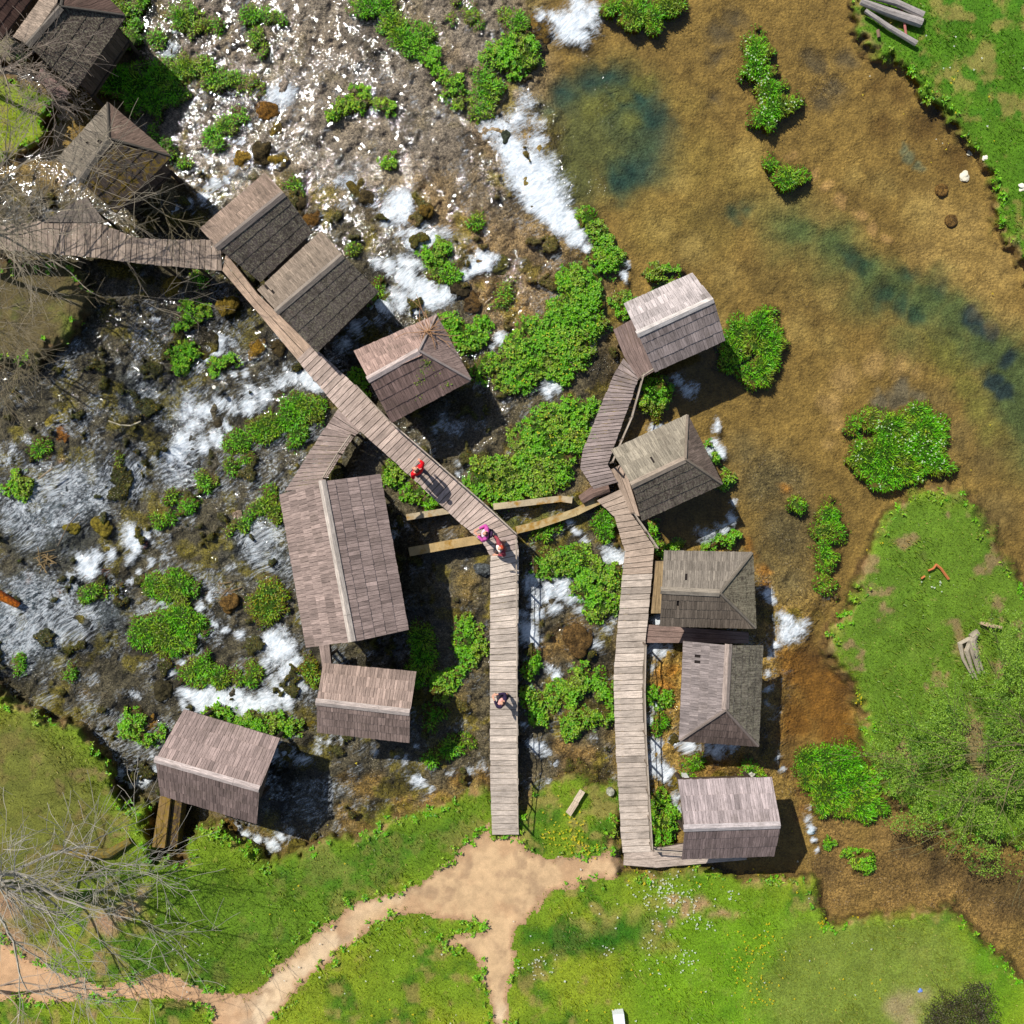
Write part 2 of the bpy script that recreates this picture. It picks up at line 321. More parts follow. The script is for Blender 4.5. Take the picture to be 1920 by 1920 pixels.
# tussocks, herb patches: (label, kind, circles x y r ...)
TUS = [
 ("ragged grass tuft by the roof corner at the top left", 'g', "215 2 20 245 8 22 280 4 18 240 25 18 265 38 16 255 64 20 288 68 18"),
 ("round grass mound in the glittering shallows near the top edge", 'g', "345 38 27 375 42 10 402 46 9"),
 ("tall narrow grass clump hanging from the top edge over the glittering water", 'g', "475 25 22 500 25 18 480 60 19 490 85 13 528 28 13"),
 ("largest grass thicket beside the dark roofed hut at the top left", 'g', "180 150 24 215 150 32 255 145 35 300 140 30 340 128 28 372 112 20 400 140 24 430 140 20 450 155 14 330 170 26 290 185 26 255 200 23 300 205 20"),
 ("long oval grass mound on the slope above the stair of small falls", 'g', "410 255 19 428 236 17 450 212 12"),
 ("small grass tuft below the large thicket by the half buried hut", 'g', "300 255 14 320 268 13"),
 ("small grass tuft touching the roof eave of the mossy hut", 'g', "325 292 13 345 312 14"),
 ("yellow green cushion on the brink beside the small upper left fall", 'y', "478 163 18 495 170 9"),
 ("long curved grass bank running down from the top edge", 'g', "688 6 24 728 15 26 742 45 27 765 70 27 790 88 25 800 66 18"),
 ("broken chain of small herb clumps below the long grass bank", 'h', "820 108 10 832 132 11 850 160 18 862 182 14 846 145 12"),
 ("grass knob at the head of the big white fall", 'g', "905 150 21 915 180 23 905 205 19 895 130 11"),
 ("broad round herb mound above the big white fall", 'h', "905 95 14 940 100 32 960 122 30 985 110 22 950 85 24 990 88 17"),
 ("small oval grass clump between two mounds near the top edge", 'g', "945 27 11 966 40 19 985 45 12"),
 ("slim grass tuft near the top edge left of the oval clump", 'g', "886 25 13 892 42 9"),
 ("tiny grass tuft in the gravel shallows near the top", 'g', "850 31 11"),
 ("tiny grass tuft cut by the top edge above the gravel", 'g', "860 1 12"),
 ("broad grass point reaching down from the top edge into the pool", 'g', "1150 3 22 1198 18 28 1230 26 26 1265 5 23 1224 52 15"),
 ("straggling herb island in the middle of the brown gravel riffle", 'h', "625 212 12 655 192 19 680 190 23 716 196 15 665 175 12"),
 ("tiny white flowering tuft alone in the gravel riffle", 'h', "727 298 10 729 308 6"),
 ("small vivid tuft at the upper corner of the first twin gable roof", 'g', "550 360 14"),
 ("small vivid tuft at the upper corner of the second twin gable roof", 'g', "658 470 13"),
 ("lone round tuft in the riffle right of the middle falls", 'g', "895 420 21"),
 ("leafy clump on the upper lip of the middle falls", 'h', "798 484 17 815 477 16"),
 ("plump grass cushion amid white water of the middle falls", 'g', "810 515 20 836 518 24"),
 ("long grassy islet with pale blossoms in the upper pool", 'g', "1415 92 30 1420 128 28 1438 165 28 1456 200 32 1430 214 26 1448 234 16 1478 192 15"),
 ("small rounded islet below the long pool islet", 'g', "1460 306 17 1485 330 22 1470 340 15 1500 325 10"),
 ("leafy strip along the foot of the big white fall", 'h', "1095 405 20 1114 430 20 1135 455 22 1150 480 20 1130 500 20 1112 482 16"),
 ("small leafy fringe behind the pale grey roofed mill", 'h', "1240 520 22 1225 530 12 1262 510 11"),
 ("small leafy clump left of the pale grey roofed mill", 'h', "1160 555 16 1175 565 14 1165 575 12"),
 ("large herb meadow islet left of the pale grey roofed mill", 'h', "1080 530 26 1090 560 34 1060 590 38 1098 600 33 1030 640 42 1080 640 42 1000 602 26 980 660 38 1040 690 36 960 700 32 920 690 22 900 700 18 1000 702 30"),
 ("herb clump at the far corner of the vine grown hut", 'h', "855 610 23 870 628 24 895 622 16 912 595 12"),
 ("widest herb meadow islet between the two boardwalks", 'h', "1110 760 16 1080 772 32 1050 790 34 1020 812 34 990 842 38 1040 842 42 1078 820 32 1000 880 42 950 882 38 920 892 32 900 912 18 950 920 28 1010 918 26 1048 888 26 1085 792 24"),
 ("grassy islet lying half in the shade of the pale grey roofed mill", 'g', "1380 610 28 1420 620 36 1448 650 32 1438 690 27 1400 700 23 1375 650 33 1408 718 14 1360 682 22"),
 ("herb tuft under the handrail of the upper right boardwalk", 'h', "1225 735 20 1240 750 22 1215 757 16"),
 ("small yellowish tuft just below the herb tuft by the handrail", 'y', "1240 776 14"),
 ("broad grassy island with white blossoms right of centre", 'g', "1610 795 20 1640 780 16 1682 800 36 1712 782 24 1732 830 42 1680 860 56 1640 862 40 1642 890 22 1700 882 36 1760 862 26 1788 868 15 1618 838 20"),
 ("long slim bright grass strip in the right side stream", 'g', "1545 960 23 1550 1000 26 1545 1042 24 1540 1080 15 1550 1098 13"),
 ("tiny round tuft left of the slim grass strip", 'g', "1487 955 11"),
 ("dense round grass hummock beside the leafy tree", 'g', "1530 1432 36 1570 1430 46 1600 1470 46 1560 1480 48 1612 1508 27 1512 1460 22 1540 1508 22 1638 1502 17"),
 ("long swept grass tongue left of the boardwalk fork", 'g', "500 800 28 540 790 33 578 775 33 602 762 22 456 820 24 432 832 13 556 818 24"),
 ("single round tuft above the blue rapid on the left", 'g', "221 862 13"),
 ("single small tuft by the pale mossy boulders on the left", 'g', "85 850 11"),
 ("leafy tuft near the left edge beside driftwood", 'h', "30 900 13 50 906 15 40 890 11"),
 ("round dark tuft, upper one of the staggered row on the left slope", 'g', "380 893 19"),
 ("round dark tuft, second of the staggered row on the left slope", 'g', "328 922 17"),
 ("low straggly tuft at the bottom of the staggered row on the left slope", 'g', "356 945 12 320 965 10 300 976 13"),
 ("dim grass patch under the swept grass tongue", 'g', "430 870 15 455 857 14"),
 ("ragged shaded grass bank beside the large mill", 'g', "466 984 22 442 986 12 490 950 22 500 915 15 518 960 16"),
 ("upper of two big grass cushions in the left rapids", 'g', "342 1095 31 300 1096 23 370 1100 16 288 1086 14 318 1108 24"),
 ("biggest oval grass cushion in the left rapids", 'g', "315 1185 38 285 1190 33 350 1166 36 262 1200 18 340 1198 27 374 1160 15 276 1214 14"),
 ("left half of the grass ledge above the long white chute", 'g', "375 1254 23 400 1266 22 360 1250 13"),
 ("right half of the grass ledge above the long white chute", 'g', "440 1260 17 468 1258 20 492 1255 11"),
 ("sloping oval tuft left of the two big cushions", 'g', "180 1110 18 162 1120 14 195 1100 11"),
 ("smaller yellowish tuft next to the sloping oval tuft", 'y', "222 1108 15 235 1095 9"),
 ("lone round tuft near the left edge above the lawn", 'g', "45 1243 16"),
 ("tiny round tuft in dark water above the left lawn", 'g', "140 1260 12"),
 ("tall mossy hummock against the left wall of the large mill", 'y', "500 1105 26 480 1120 24 505 1145 28 525 1120 16"),
 ("small mossy mound at the chute between two mills", 'y', "580 1252 15 592 1266 12"),
 ("curled leafy clump at the left of the lowest left mill", 'h', "258 1343 16 248 1368 16 272 1388 15 300 1372 12"),
 ("dark leafy hedge behind the lowest left mill", 'h', "400 1338 17 440 1345 19 480 1346 19 518 1350 16 538 1362 13"),
 ("bushy herb clump in the gully left of the straight boardwalk", 'h', "870 1178 15 885 1195 18 868 1210 15 898 1212 14 890 1230 12"),
 ("lower herb clump in the gully left of the straight boardwalk", 'h', "835 1270 15 850 1286 18 870 1262 14 832 1300 12"),
 ("shaded moss bank between the large mill and the small mill", 'g', "790 1200 25 800 1238 28 785 1265 20"),
 ("shaded tuft right of the small middle mill", 'g', "812 1340 18 800 1352 14"),
 ("deep shaded tuft below the small middle mill", 'g', "850 1400 18 872 1392 12 815 1425 18"),
 ("herb patch in the corner under the diagonal boardwalk", 'h', "740 900 20 772 932 22 800 946 15 735 876 12"),
 ("long herb bed below the concrete channel", 'h', "1040 1065 26 1075 1060 27 1110 1080 25 1140 1086 19 1018 1074 13"),
 ("plump herb mound beside the foam below the long herb bed", 'h', "1095 1115 22 1120 1130 22 1110 1146 15 1142 1120 11"),
 ("grass clump under the mossy bend of the right boardwalk", 'g', "1125 975 24 1130 1000 21 1110 986 14"),
 ("small grass clump against the lower channel wall", 'g', "1020 1000 17 1040 990 11 1000 1010 10"),
 ("small herb tuft right beside the straight boardwalk", 'h', "994 1258 16 1002 1248 12"),
 ("second herb tuft along the straight boardwalk", 'h', "998 1318 17 1008 1340 14 985 1302 11"),
 ("big leaved herb bed between the two lower boardwalks", 'h', "1065 1300 22 1100 1282 26 1130 1270 19 1090 1256 15 1082 1310 18 1138 1300 14 1040 1310 13"),
 ("narrow leafy bed just below the big leaved herb bed", 'h', "1070 1356 21 1108 1350 19 1143 1345 14 1062 1376 12"),
 ("small herb tuft on the right side of the right boardwalk", 'h', "1240 1308 12 1220 1305 10"),
 ("mossy tuft by the foam left of the hip roofed mill", 'g', "1246 1354 15 1236 1366 9"),
 ("grass knob behind the pale roofed mill at the bottom right", 'g', "1300 1438 18 1290 1455 12"),
 ("second smaller grass knob behind the bottom right mill", 'g', "1405 1446 17"),
 ("leafy thicket between boardwalk end and bottom right mill", 'h', "1235 1500 18 1228 1540 16 1250 1560 20 1264 1532 13 1246 1582 13"),
 ("tiny vivid sprig in the orange brown shallows", 'h', "1555 1575 9"),
 ("tiny vivid sprig above the small tuft in the orange brown shallows", 'h', "1604 1597 7"),
 ("small vivid tuft in the orange brown shallows", 'h', "1621 1618 14"),
 ("grass tuft just below the left plank walkway end", 'g', "375 512 14 382 524 10"),
 ("dark green tuft on mossy boulders left of the diagonal boardwalk", 'h', "352 580 22 378 572 20 332 600 16"),
 ("dark round tuft left of the small white spill", 'h', "350 676 21 362 665 16"),
 ("little dark tuft under the small white spill", 'h', "412 690 15 428 684 11"),
 ("thin green fringe behind the two tone hip roofed mill", 'h', "1362 905 12 1340 862 9 1330 835 8"),
 ("shaded green fringe in front of the two tone hip roofed mill", 'h', "1232 986 13 1272 1024 12 1248 1020 12"),
 ("green fringe behind the small hipped mill", 'h', "1348 1022 12 1370 1020 10 1330 1028 8"),
 ("low tuft squeezed between diagonal boardwalk and vine grown hut", 'h', "684 708 12 696 738 9"),
 ("mossy fringe at the lower corner of the second twin gable roof", 'g', "706 556 15 700 568 12"),
 ("small green tuft beside the bare sand under the falls", 'g', "940 560 10 955 545 12"),
]
TUF = [chainf(t[2], warp=.95) for t in TUS]
TUF = [np.where(f > -60, f + FINE * 15 + (fbm(PX, PY, 36, 2, 14) - .5) * 12, f) for f in TUF]
TALL = np.full(PX.shape, -999.0)
for f in TUF: TALL = np.maximum(TALL, f)

rap0 = np.clip(sst(polyf([380,-400, 1000,-400, 1010,150, 1090,500, 1170,560, 1180,1000, 1560,1100, 1480,1240, 1440,1600, 1180,1480, 600,1620, 260,1480, -400,1290, -400,300, 230,300]), -40, 40), 0, 1)
# bed colour
C = np.empty(PX.shape + (3,)); C[:] = lin((150, 112, 56))
def paint(rgb, s, soft=25, al=1.0, fn=chainf, **k):
    f = fn(s, m=soft * 2 + 20, **k) if fn is chainf else fn(s)
    a = (al * sst(f, -soft, soft))[..., None]; C[:] = C * (1 - a) + lin(rgb) * a
def ppaint(rgb, pts, soft=25, al=1.0):
    f = polyf(pts, m=soft * 2 + 20); a = (al * sst(f, -soft, soft))[..., None]; C[:] = C * (1 - a) + lin(rgb) * a
ppaint((142, 118, 98), [380,-400, 900,-400, 1010,60, 1000,200, 920,260, 900,420, 700,400, 560,340, 380,360, 230,330, 230,-400], 50)
ppaint((90, 74, 54), [-400,300, 360,360, 560,330, 700,400, 900,420, 1120,520, 1170,680, 1110,920, 1180,1060, 1160,1500, 880,1480, 600,1580, 300,1520, 0,1300, -400,1300], 45)
ppaint((136, 104, 72), [700,380, 900,230, 1010,420, 1090,500, 1030,600, 950,650, 860,480], 35)
ppaint((104, 84, 66), [850,230, 1000,390, 960,440, 860,380, 800,260], 30, .8)
paint((172, 132, 84), "745 -10 14 775 35 15 812 70 16 845 102 18 872 132 16 882 165 10", 14)
paint((150, 118, 88), "410 60 30 420 90 25 540 70 40 600 90 40 660 230 35 740 230 35 760 290 25", 30, .6)
paint((100, 98, 52), "1150 200 90 1110 260 80 1070 330 70 1170 300 70", 45, .9)
paint((62, 80, 58), "1190 220 55 1225 270 45 1180 330 38 1240 320 30 1150 160 35 1060 180 35 1020 210 25", 26, .8)
paint((40, 66, 58), "1110 150 25 1150 145 25 1205 185 24 1228 225 27 1242 272 25 1200 318 30 1172 335 22 1262 240 18 1050 170 22", 22, .85)
paint((122, 112, 50), "1120 195 30 1160 170 20 1205 155 20 1215 165 15 1170 235 22", 16, .7)
paint((158, 124, 60), "1300 300 60 1400 340 60 1240 430 50 1320 420 60 1290 200 30", 50, .8)
paint((104, 82, 42), "1350 400 40 1400 390 30 1300 470 40 1500 540 45 1440 520 40 1550 560 35 1330 560 30", 40, .55)
paint((112, 108, 58), "1480 420 60 1560 470 60 1640 540 60 1740 590 60 1830 640 70 1900 740 80 1960 840 80 1700 640 40", 40, .75)
paint((88, 98, 54), "1500 440 30 1560 460 30 1620 510 34 1680 545 38 1740 560 42 1800 590 45 1860 640 52 1905 700 55 1930 770 55 1980 820 60 1760 520 25 1780 640 30", 26, .85)
paint((44, 70, 52), "1590 485 20 1612 500 17 1650 560 24 1690 578 19 1722 592 17 1760 545 14 1700 520 14 1380 405 14 1400 400 10", 14, .8)
paint((44, 58, 62), "1818 595 18 1838 612 19 1855 626 12 1865 720 22 1890 742 22 1890 670 18 1752 640 9", 9, .9)
paint((136, 122, 54), "1760 655 30 1785 690 30 1805 735 28 1830 780 26 1860 820 22", 18, .75)
paint((186, 142, 80), "1740 470 38 1790 500 38 1840 545 32 1880 590 30 1870 500 45 1810 430 45 1750 400 40", 32, .75)
paint((196, 144, 86), "1488 288 5 1520 318 7 1548 350 9 1580 382 12 1612 408 13 1640 428 11 1668 448 9", 7, .95)
paint((186, 140, 84), "1560 745 22 1590 705 24 1640 682 20 1690 690 20 1720 700 12 1575 785 14 1562 832 12 1585 690 12", 14, .8)
paint((106, 96, 84), "1655 752 22 1690 738 24 1720 745 16", 10, .7)
paint((120, 96, 58), "1750 760 30 1800 820 30 1850 860 30 1870 960 40", 30, .6)
paint((104, 72, 32), "1690 175 20 1735 235 32 1785 300 26 1640 165 15 1660 240 20", 22, .8)
paint((76, 66, 54), "1530 115 22 1560 160 24 1535 190 18 1592 108 18 1345 60 22 1380 40 18 1340 110 14 1345 180 14", 16, .7)
paint((120, 122, 94), "1705 272 10 1715 290 12 1735 310 10", 6, .7)
paint((104, 86, 56), "1450 900 60 1480 1000 55 1440 1050 30 1400 850 30 1480 1080 40", 40, .85)
paint((176, 112, 44), "1426 1095 13 1422 1065 13 1402 1032 12 1468 925 10 1250 1290 16 1265 1260 14 1240 1270 10", 9, .8)
paint((132, 84, 30), "1500 1260 50 1540 1300 50 1560 1350 42 1490 1350 42 1470 1230 22 1585 1375 22", 22, .95)
paint((90, 60, 30), "1530 1230 30 1580 1310 20 1470 1400 30", 20, .5)
paint((146, 106, 58), "1580 1640 70 1680 1640 70 1780 1680 60 1860 1720 50 1560 1690 40 1560 1560 40 1660 1570 40", 30, .9)
paint((84, 62, 38), "1700 1590 25 1760 1620 36 1850 1650 46 1550 1630 20 1920 1680 50", 24, .7)  # darker patches, with the leafy tree's cast shadow put into the bed colour
paint((140, 100, 46), "650 1468 18 680 1490 20 650 1530 18 760 1505 18 820 1502 20 860 1470 16 900 1462 18 700 1465 16", 12, .85)
paint((120, 92, 46), "880 1080 26 880 1120 24 860 1150 20 880 1250 20 880 1320 20 870 1350 20", 18, .7)
paint((156, 112, 58), "1060 1210 20 1080 1190 20 1030 1230 20 1070 1420 22 1050 1400 16 1100 1420 18 1030 1050 14 900 500 30 960 560 20 980 580 20 930 540 16", 16, .7)
paint((120, 78, 40), "1480 1440 14 1490 1480 14 1500 1510 12 1400 1455 18 1340 1450 14 1490 1530 10", 10, .8)
paint((60, 62, 60), "0 1180 70 60 1200 50 -100 1200 90 30 1110 40 120 1000 60 60 980 50", 45, .6)
paint((150, 92, 44), "52 1072 6 48 1090 7 108 1108 6 125 860 8 115 820 9", 5, .9)
paint((112, 80, 34), "170 1300 10 150 1360 9 190 1400 12 215 1440 10 235 1480 10 100 1352 8", 8, .8)
paint((84, 80, 34), "930 965 16 970 972 20 1010 965 18 1050 955 16 1080 948 14", 8, .95)
paint((104, 78, 44), "780 1000 18 820 995 20 860 990 20 890 985 14", 10, .8)
ppaint((150, 126, 112), [230,-400, 980,-400, 900,200, 860,300, 700,300, 560,330, 400,300, 260,240], 40, .6)  # upper riffle: pinkish sun sparkle painted into the bed colour
paint((52, 66, 78), "60 950 60 140 930 60 230 900 40 60 1130 60 20 1190 60 200 1150 50 120 1180 50 340 860 40 260 740 50 320 760 50 480 1010 50 500 1060 30", 40, .55)
lft = (sst(PX, 900, 640) if False else (1 - sst(PX, 620, 900)) * sst(PY, 380, 560))
ms = sst(fbm(PX, PY, 44, 4, 161), .56, .66) * rap0 * (1 - sst(polyf([380,-400, 1000,-400, 900,330, 560,330, 380,300]), -30, 30) * .7)
C[:] = C * (1 - .75 * ms[..., None]) + lin((118, 96, 26)) * .75 * ms[..., None]
ms = sst(fbm(PX, PY, 60, 4, 163), .55, .68) * rap0; C[:] = C * (1 - .55 * ms[..., None])
MSK = sst(fbm(PX, PY, 40, 4, 161), .66, .71) * (rap0 > .8) * (PX < 1180) * (1 - sst(polyf([380,-400, 1000,-400, 900,330, 560,330, 380,300]), -30, 30))
C[:] = C * (1 - .8 * MSK[..., None]) + lin((64, 58, 20)) * .8 * MSK[..., None]
paint((190, 150, 84), "1240 420 22 1300 470 26 1360 520 22 1330 600 24 1420 640 26 1500 620 26 1560 640 20 1280 330 20 1400 300 26 1460 380 22 1540 400 22 1660 340 26 1720 400 26 1600 330 18 1560 560 16", 22, .45)
tl = sst(polyf([230,-400, 980,-400, 900,200, 860,300, 700,300, 560,330, 400,300, 260,240]), -40, 40)[..., None]
BEDC = C.copy() * (1 - .28 * tl) * (1 + lft[..., None] * np.array([.0, .06, .16])) * np.array([.84, .99, 1.0]) * (1 + .25 * rap0[..., None]) * (1 + (1 - rap0[..., None]) * .55 * (fbm(PX, PY, 26, 4, 165) - .5)[..., None]) * (1 + (1 - rap0[..., None]) * .5 * (fbm(PX, PY, 90, 3, 166) - .5)[..., None]) * (1 - .22 * lft[..., None])
# land colour
C[:] = lin((112, 138, 30))
n1 = fbm(PX, PY, 190, 4, 31); n2 = fbm(PX, PY, 60, 4, 33); n3 = fbm(PX, PY, 22, 3, 37)
def blend(rgb, a):
    a = np.clip(a, 0, 1)[..., None]; C[:] = C * (1 - a) + lin(rgb) * a
blend((136, 150, 36), sst(n1, .45, .7) * .8); blend((58, 104, 20), sst(n2, .5, .66) * .75)
ppaint((66, 118, 22), [1560,-100, 2300,-100, 2300,560, 1900,500, 1700,160, 1590,90], 40, .8)
blend((150, 132, 72), sst(n3 * .5 + n2 * .5, .53, .66) * .7)
ppaint((96, 128, 36), [1560,1130, 1700,930, 1850,930, 2300,1300, 2300,1700, 1640,1500, 1600,1300], 40, .9)
blend((150, 120, 88), sst(fbm(PX, PY, 40, 4, 61), .6, .72) * .75 * (sst(polyf([1500,900, 2300,900, 2300,1700, 1500,1700]), -5, 20) + sst(polyf([-400,1280, 260,1280, 300,2000, -400,2000]), -5, 40)))
ppaint((104, 148, 24), [1300,1640, 1550,1740, 1900,1800, 1950,2100, 1200,2100, 1200,1700], 60, .75)
ppaint((120, 130, 56), [1480,1740, 1760,1720, 1840,1860, 1700,1960, 1480,1960, 1420,1860], 40, .75)
ppaint((104, 98, 48), [-400,1330, 60,1340, 200,1470, 230,1600, 120,1700, 60,1800, -400,1740], 40, .75)
ppaint((78, 116, 28), [300,1610, 520,1620, 900,1500, 820,1620, 640,1700, 480,1850, 260,1830, 300,1700], 40, .6)
ppaint((34, 96, 16), [985,1740, 1060,1730, 1180,1720, 1260,1730, 1220,1780, 1060,1790, 990,1780], 18, .75)
paint((176, 138, 104), "1262 1690 12 1290 1700 14 1320 1695 12 1350 1703 9 1372 1708 6 1265 1730 10 1235 1745 10", 10, .85)
paint((150, 140, 70), "1110 1730 14 1150 1725 14 1200 1715 16 1230 1700 14 1225 1770 16 1255 1780 16 1230 1745 12", 16, .7)
paint((166, 132, 104), "200 1740 22 225 1715 22 245 1690 18 262 1660 12 30 1770 36 60 1790 30 10 1700 30", 14, .85)
paint((176, 146, 118), "1690 1880 26 1710 1900 22 1725 1860 12", 20, .6)
paint((110, 92, 66), "1720 1040 8", 8, .3)
paint((128, 112, 100), "20 110 60 60 130 40 0 80 60", 30, .8)
paint((92, 80, 52), "0 520 80 80 540 70 150 560 60 60 620 70 0 640 80 -100 580 100", 40, .97)
ppaint((96, 84, 66), [-400,300, 0,330, 90,290, 110,400, 60,440, -400,440], 20, .9)
blend((172, 134, 96), sst(fbm(PX, PY, 25, 3, 71), .58, .7) * sst(-LF, -26, -8) * .7 * (LF < 30))
LANDC = C.copy()
# path colour
C[:] = lin((196, 164, 124))
blend((214, 190, 156), sst(n1, .4, .7)); blend((150, 122, 94), sst(fbm(PX, PY, 34, 4, 201), .56, .7) * .55); blend((178, 142, 106), sst(n2, .5, .7) * .7); blend((166, 132, 100), 1 - sst(PF, 0, 16))
ppaint((190, 150, 112), [-400,1700, 260,1780, 460,1860, 440,2000, -400,2000], 30, .8)
PATHC = C.copy()

lw = sst(LF, -14, 22)                       # 0 water .. 1 land
rap = np.clip(sst(polyf([380,-400, 1000,-400, 1010,150, 1090,500, 1170,560, 1180,1000, 1560,1100, 1480,1240, 1440,1600, 1180,1480, 600,1620, 260,1480, -400,1290, -400,300, 230,300]), -40, 40), 0, 1)
pool = 1 - rap
rub = fbm(PX, PY, 34, 4, 81) - .5; rub2 = fbm(PX, PY, 11, 3, 87) - .5
depth = 0.16 + 0.30 * pool
lumin = BEDC.mean(-1); depth = depth + pool * np.clip(.14 - lumin, 0, .14) * 1.5
bedz = WZ - depth + rub * (.5 * rap + .16) + rub2 * (.22 * rap + .06)
landz = 0.20 + (fbm(PX, PY, 260, 3, 91) - .5) * .5 + (fbm(PX, PY, 40, 3, 93) - .5) * .10
landz = landz - .75 * sst((420 - PX) / 500.0) * (PY < 1250) - .25 * sst((300 - PX) / 300.0)
landz = np.maximum(landz, WZ + .14)
TZ = bedz * (1 - lw) + landz * lw
mu = sst(MSK * (1 - lw), .3, .9); TZ = TZ * (1 - mu) + np.maximum(TZ, WZ + .05 + .12 * mu) * mu
TZ = np.where(PF > 0, TZ - .03 * sst(PF, 0, 12), TZ)
tm = sst(TALL, -7, 5); mound = WZ + .09 + .17 * (1 - np.exp(-np.maximum(TALL, 0) / 12.0))
TZ = TZ * (1 - tm) + np.maximum(TZ, mound) * tm
edge = sst(np.maximum(np.abs(PX - 960), np.abs(PY - 960)), 1180, 1250); TZ = TZ * (1 - edge) + 0.15 * edge
GC = BEDC * (1 - lw[..., None]) + LANDC * lw[..., None]
# earthy bank rim at the water line
rim = (sst(LF, -12, -2) * (1 - sst(LF, 2, 10)))[..., None] * .6 * sst(fbm(PX, PY, 60, 2, 15), .3, .5)[..., None]; GC = GC * (1 - rim) + lin((92, 66, 36)) * rim
trim = (sst(TALL, -11, -1) * (1 - sst(TALL, 3, 12)))[..., None] * .7; GC = GC * (1 - trim) + lin((84, 66, 26)) * trim
tc = sst(TALL, 3, 12)[..., None]; GC = GC * (1 - tc) + lin((52, 78, 18)) * tc
def tz(px, py):
    u = np.clip((np.asarray(px, float) - G0) / ST, 0, NG - 1.001); v = np.clip((np.asarray(py, float) - G0) / ST, 0, NG - 1.001)
    i = v.astype(int); j = u.astype(int); fu = u - j; fv = v - i
    return (TZ[i, j] * (1 - fu) + TZ[i, j + 1] * fu) * (1 - fv) + (TZ[i + 1, j] * (1 - fu) + TZ[i + 1, j + 1] * fu) * fv
def samp(A, px, py):
    j = np.clip(np.rint((px - G0) / ST).astype(int), 0, NG - 1); i = np.clip(np.rint((py - G0) / ST).astype(int), 0, NG - 1); return A[i, j]

def sub_mesh(name, mask, Z, mat, col=None, gr=None, fo=None, kind='structure', lift=0.0):
    """faces of the height grid whose cell centre is in mask"""
    cm = mask[:-1, :-1]; I, J = np.nonzero(cm)
    a = I * NG + J; F = np.stack([a + NG, a + NG + 1, a + 1, a], -1)
    used, inv = np.unique(F, return_inverse=True); F = inv.reshape(F.shape)
    px = PX.ravel()[used]; py = PY.ravel()[used]; z = Z.ravel()[used] + lift
    V = PA(px, py, z)
    o = mesh_obj(name, V, F, mat, None, None if col is None else col.reshape(-1, 3)[used], None if gr is None else gr.reshape(-1, 3)[used],
                 None if fo is None else {k: v.ravel()[used] for k, v in fo.items()}, smooth=True)
    return tag(o, kind=kind)
isp = (PF > 0) & (LF > -5); isl = (LF > 0) & ~isp; isw = ~isp & ~isl
sub_mesh('path', isp, TZ, M['path'], PATHC)
sub_mesh('ground', isl, TZ, M['land'], GC)
stony = np.clip(rap0 + sst(chainf('1540 150 40 1450 900 60 1480 1020 50 1500 560 20 1500 1480 40 1580 1640 70 1680 1640 70 1780 1680 70 1860 1720 60 1900 1760 60 1560 1560 40'), -30, 30) * .7, 0, 1)
sub_mesh('stream_bed', isw, TZ, M['bed'], GC, fo=dict(stony=stony))
# the wider meadow around, out to the horizon
o0 = PA(np.array([G0, G1]), np.array([G0, G1]), np.array([.15, .15])); a0 = o0[0][0]; B = 900.0
V = [(-B, -B, .15), (B, -B, .15), (B, B, .15), (-B, B, .15), (a0, a0, .15), (-a0, a0, .15), (-a0, -a0, .15), (a0, -a0, .15)]
tag(mesh_obj('meadow', V, [(0, 1, 5, 4), (1, 2, 6, 5), (2, 3, 7, 6), (3, 0, 4, 7)], M['land'], col=np.tile(lin((74, 112, 30)), (8, 1))), kind='structure')

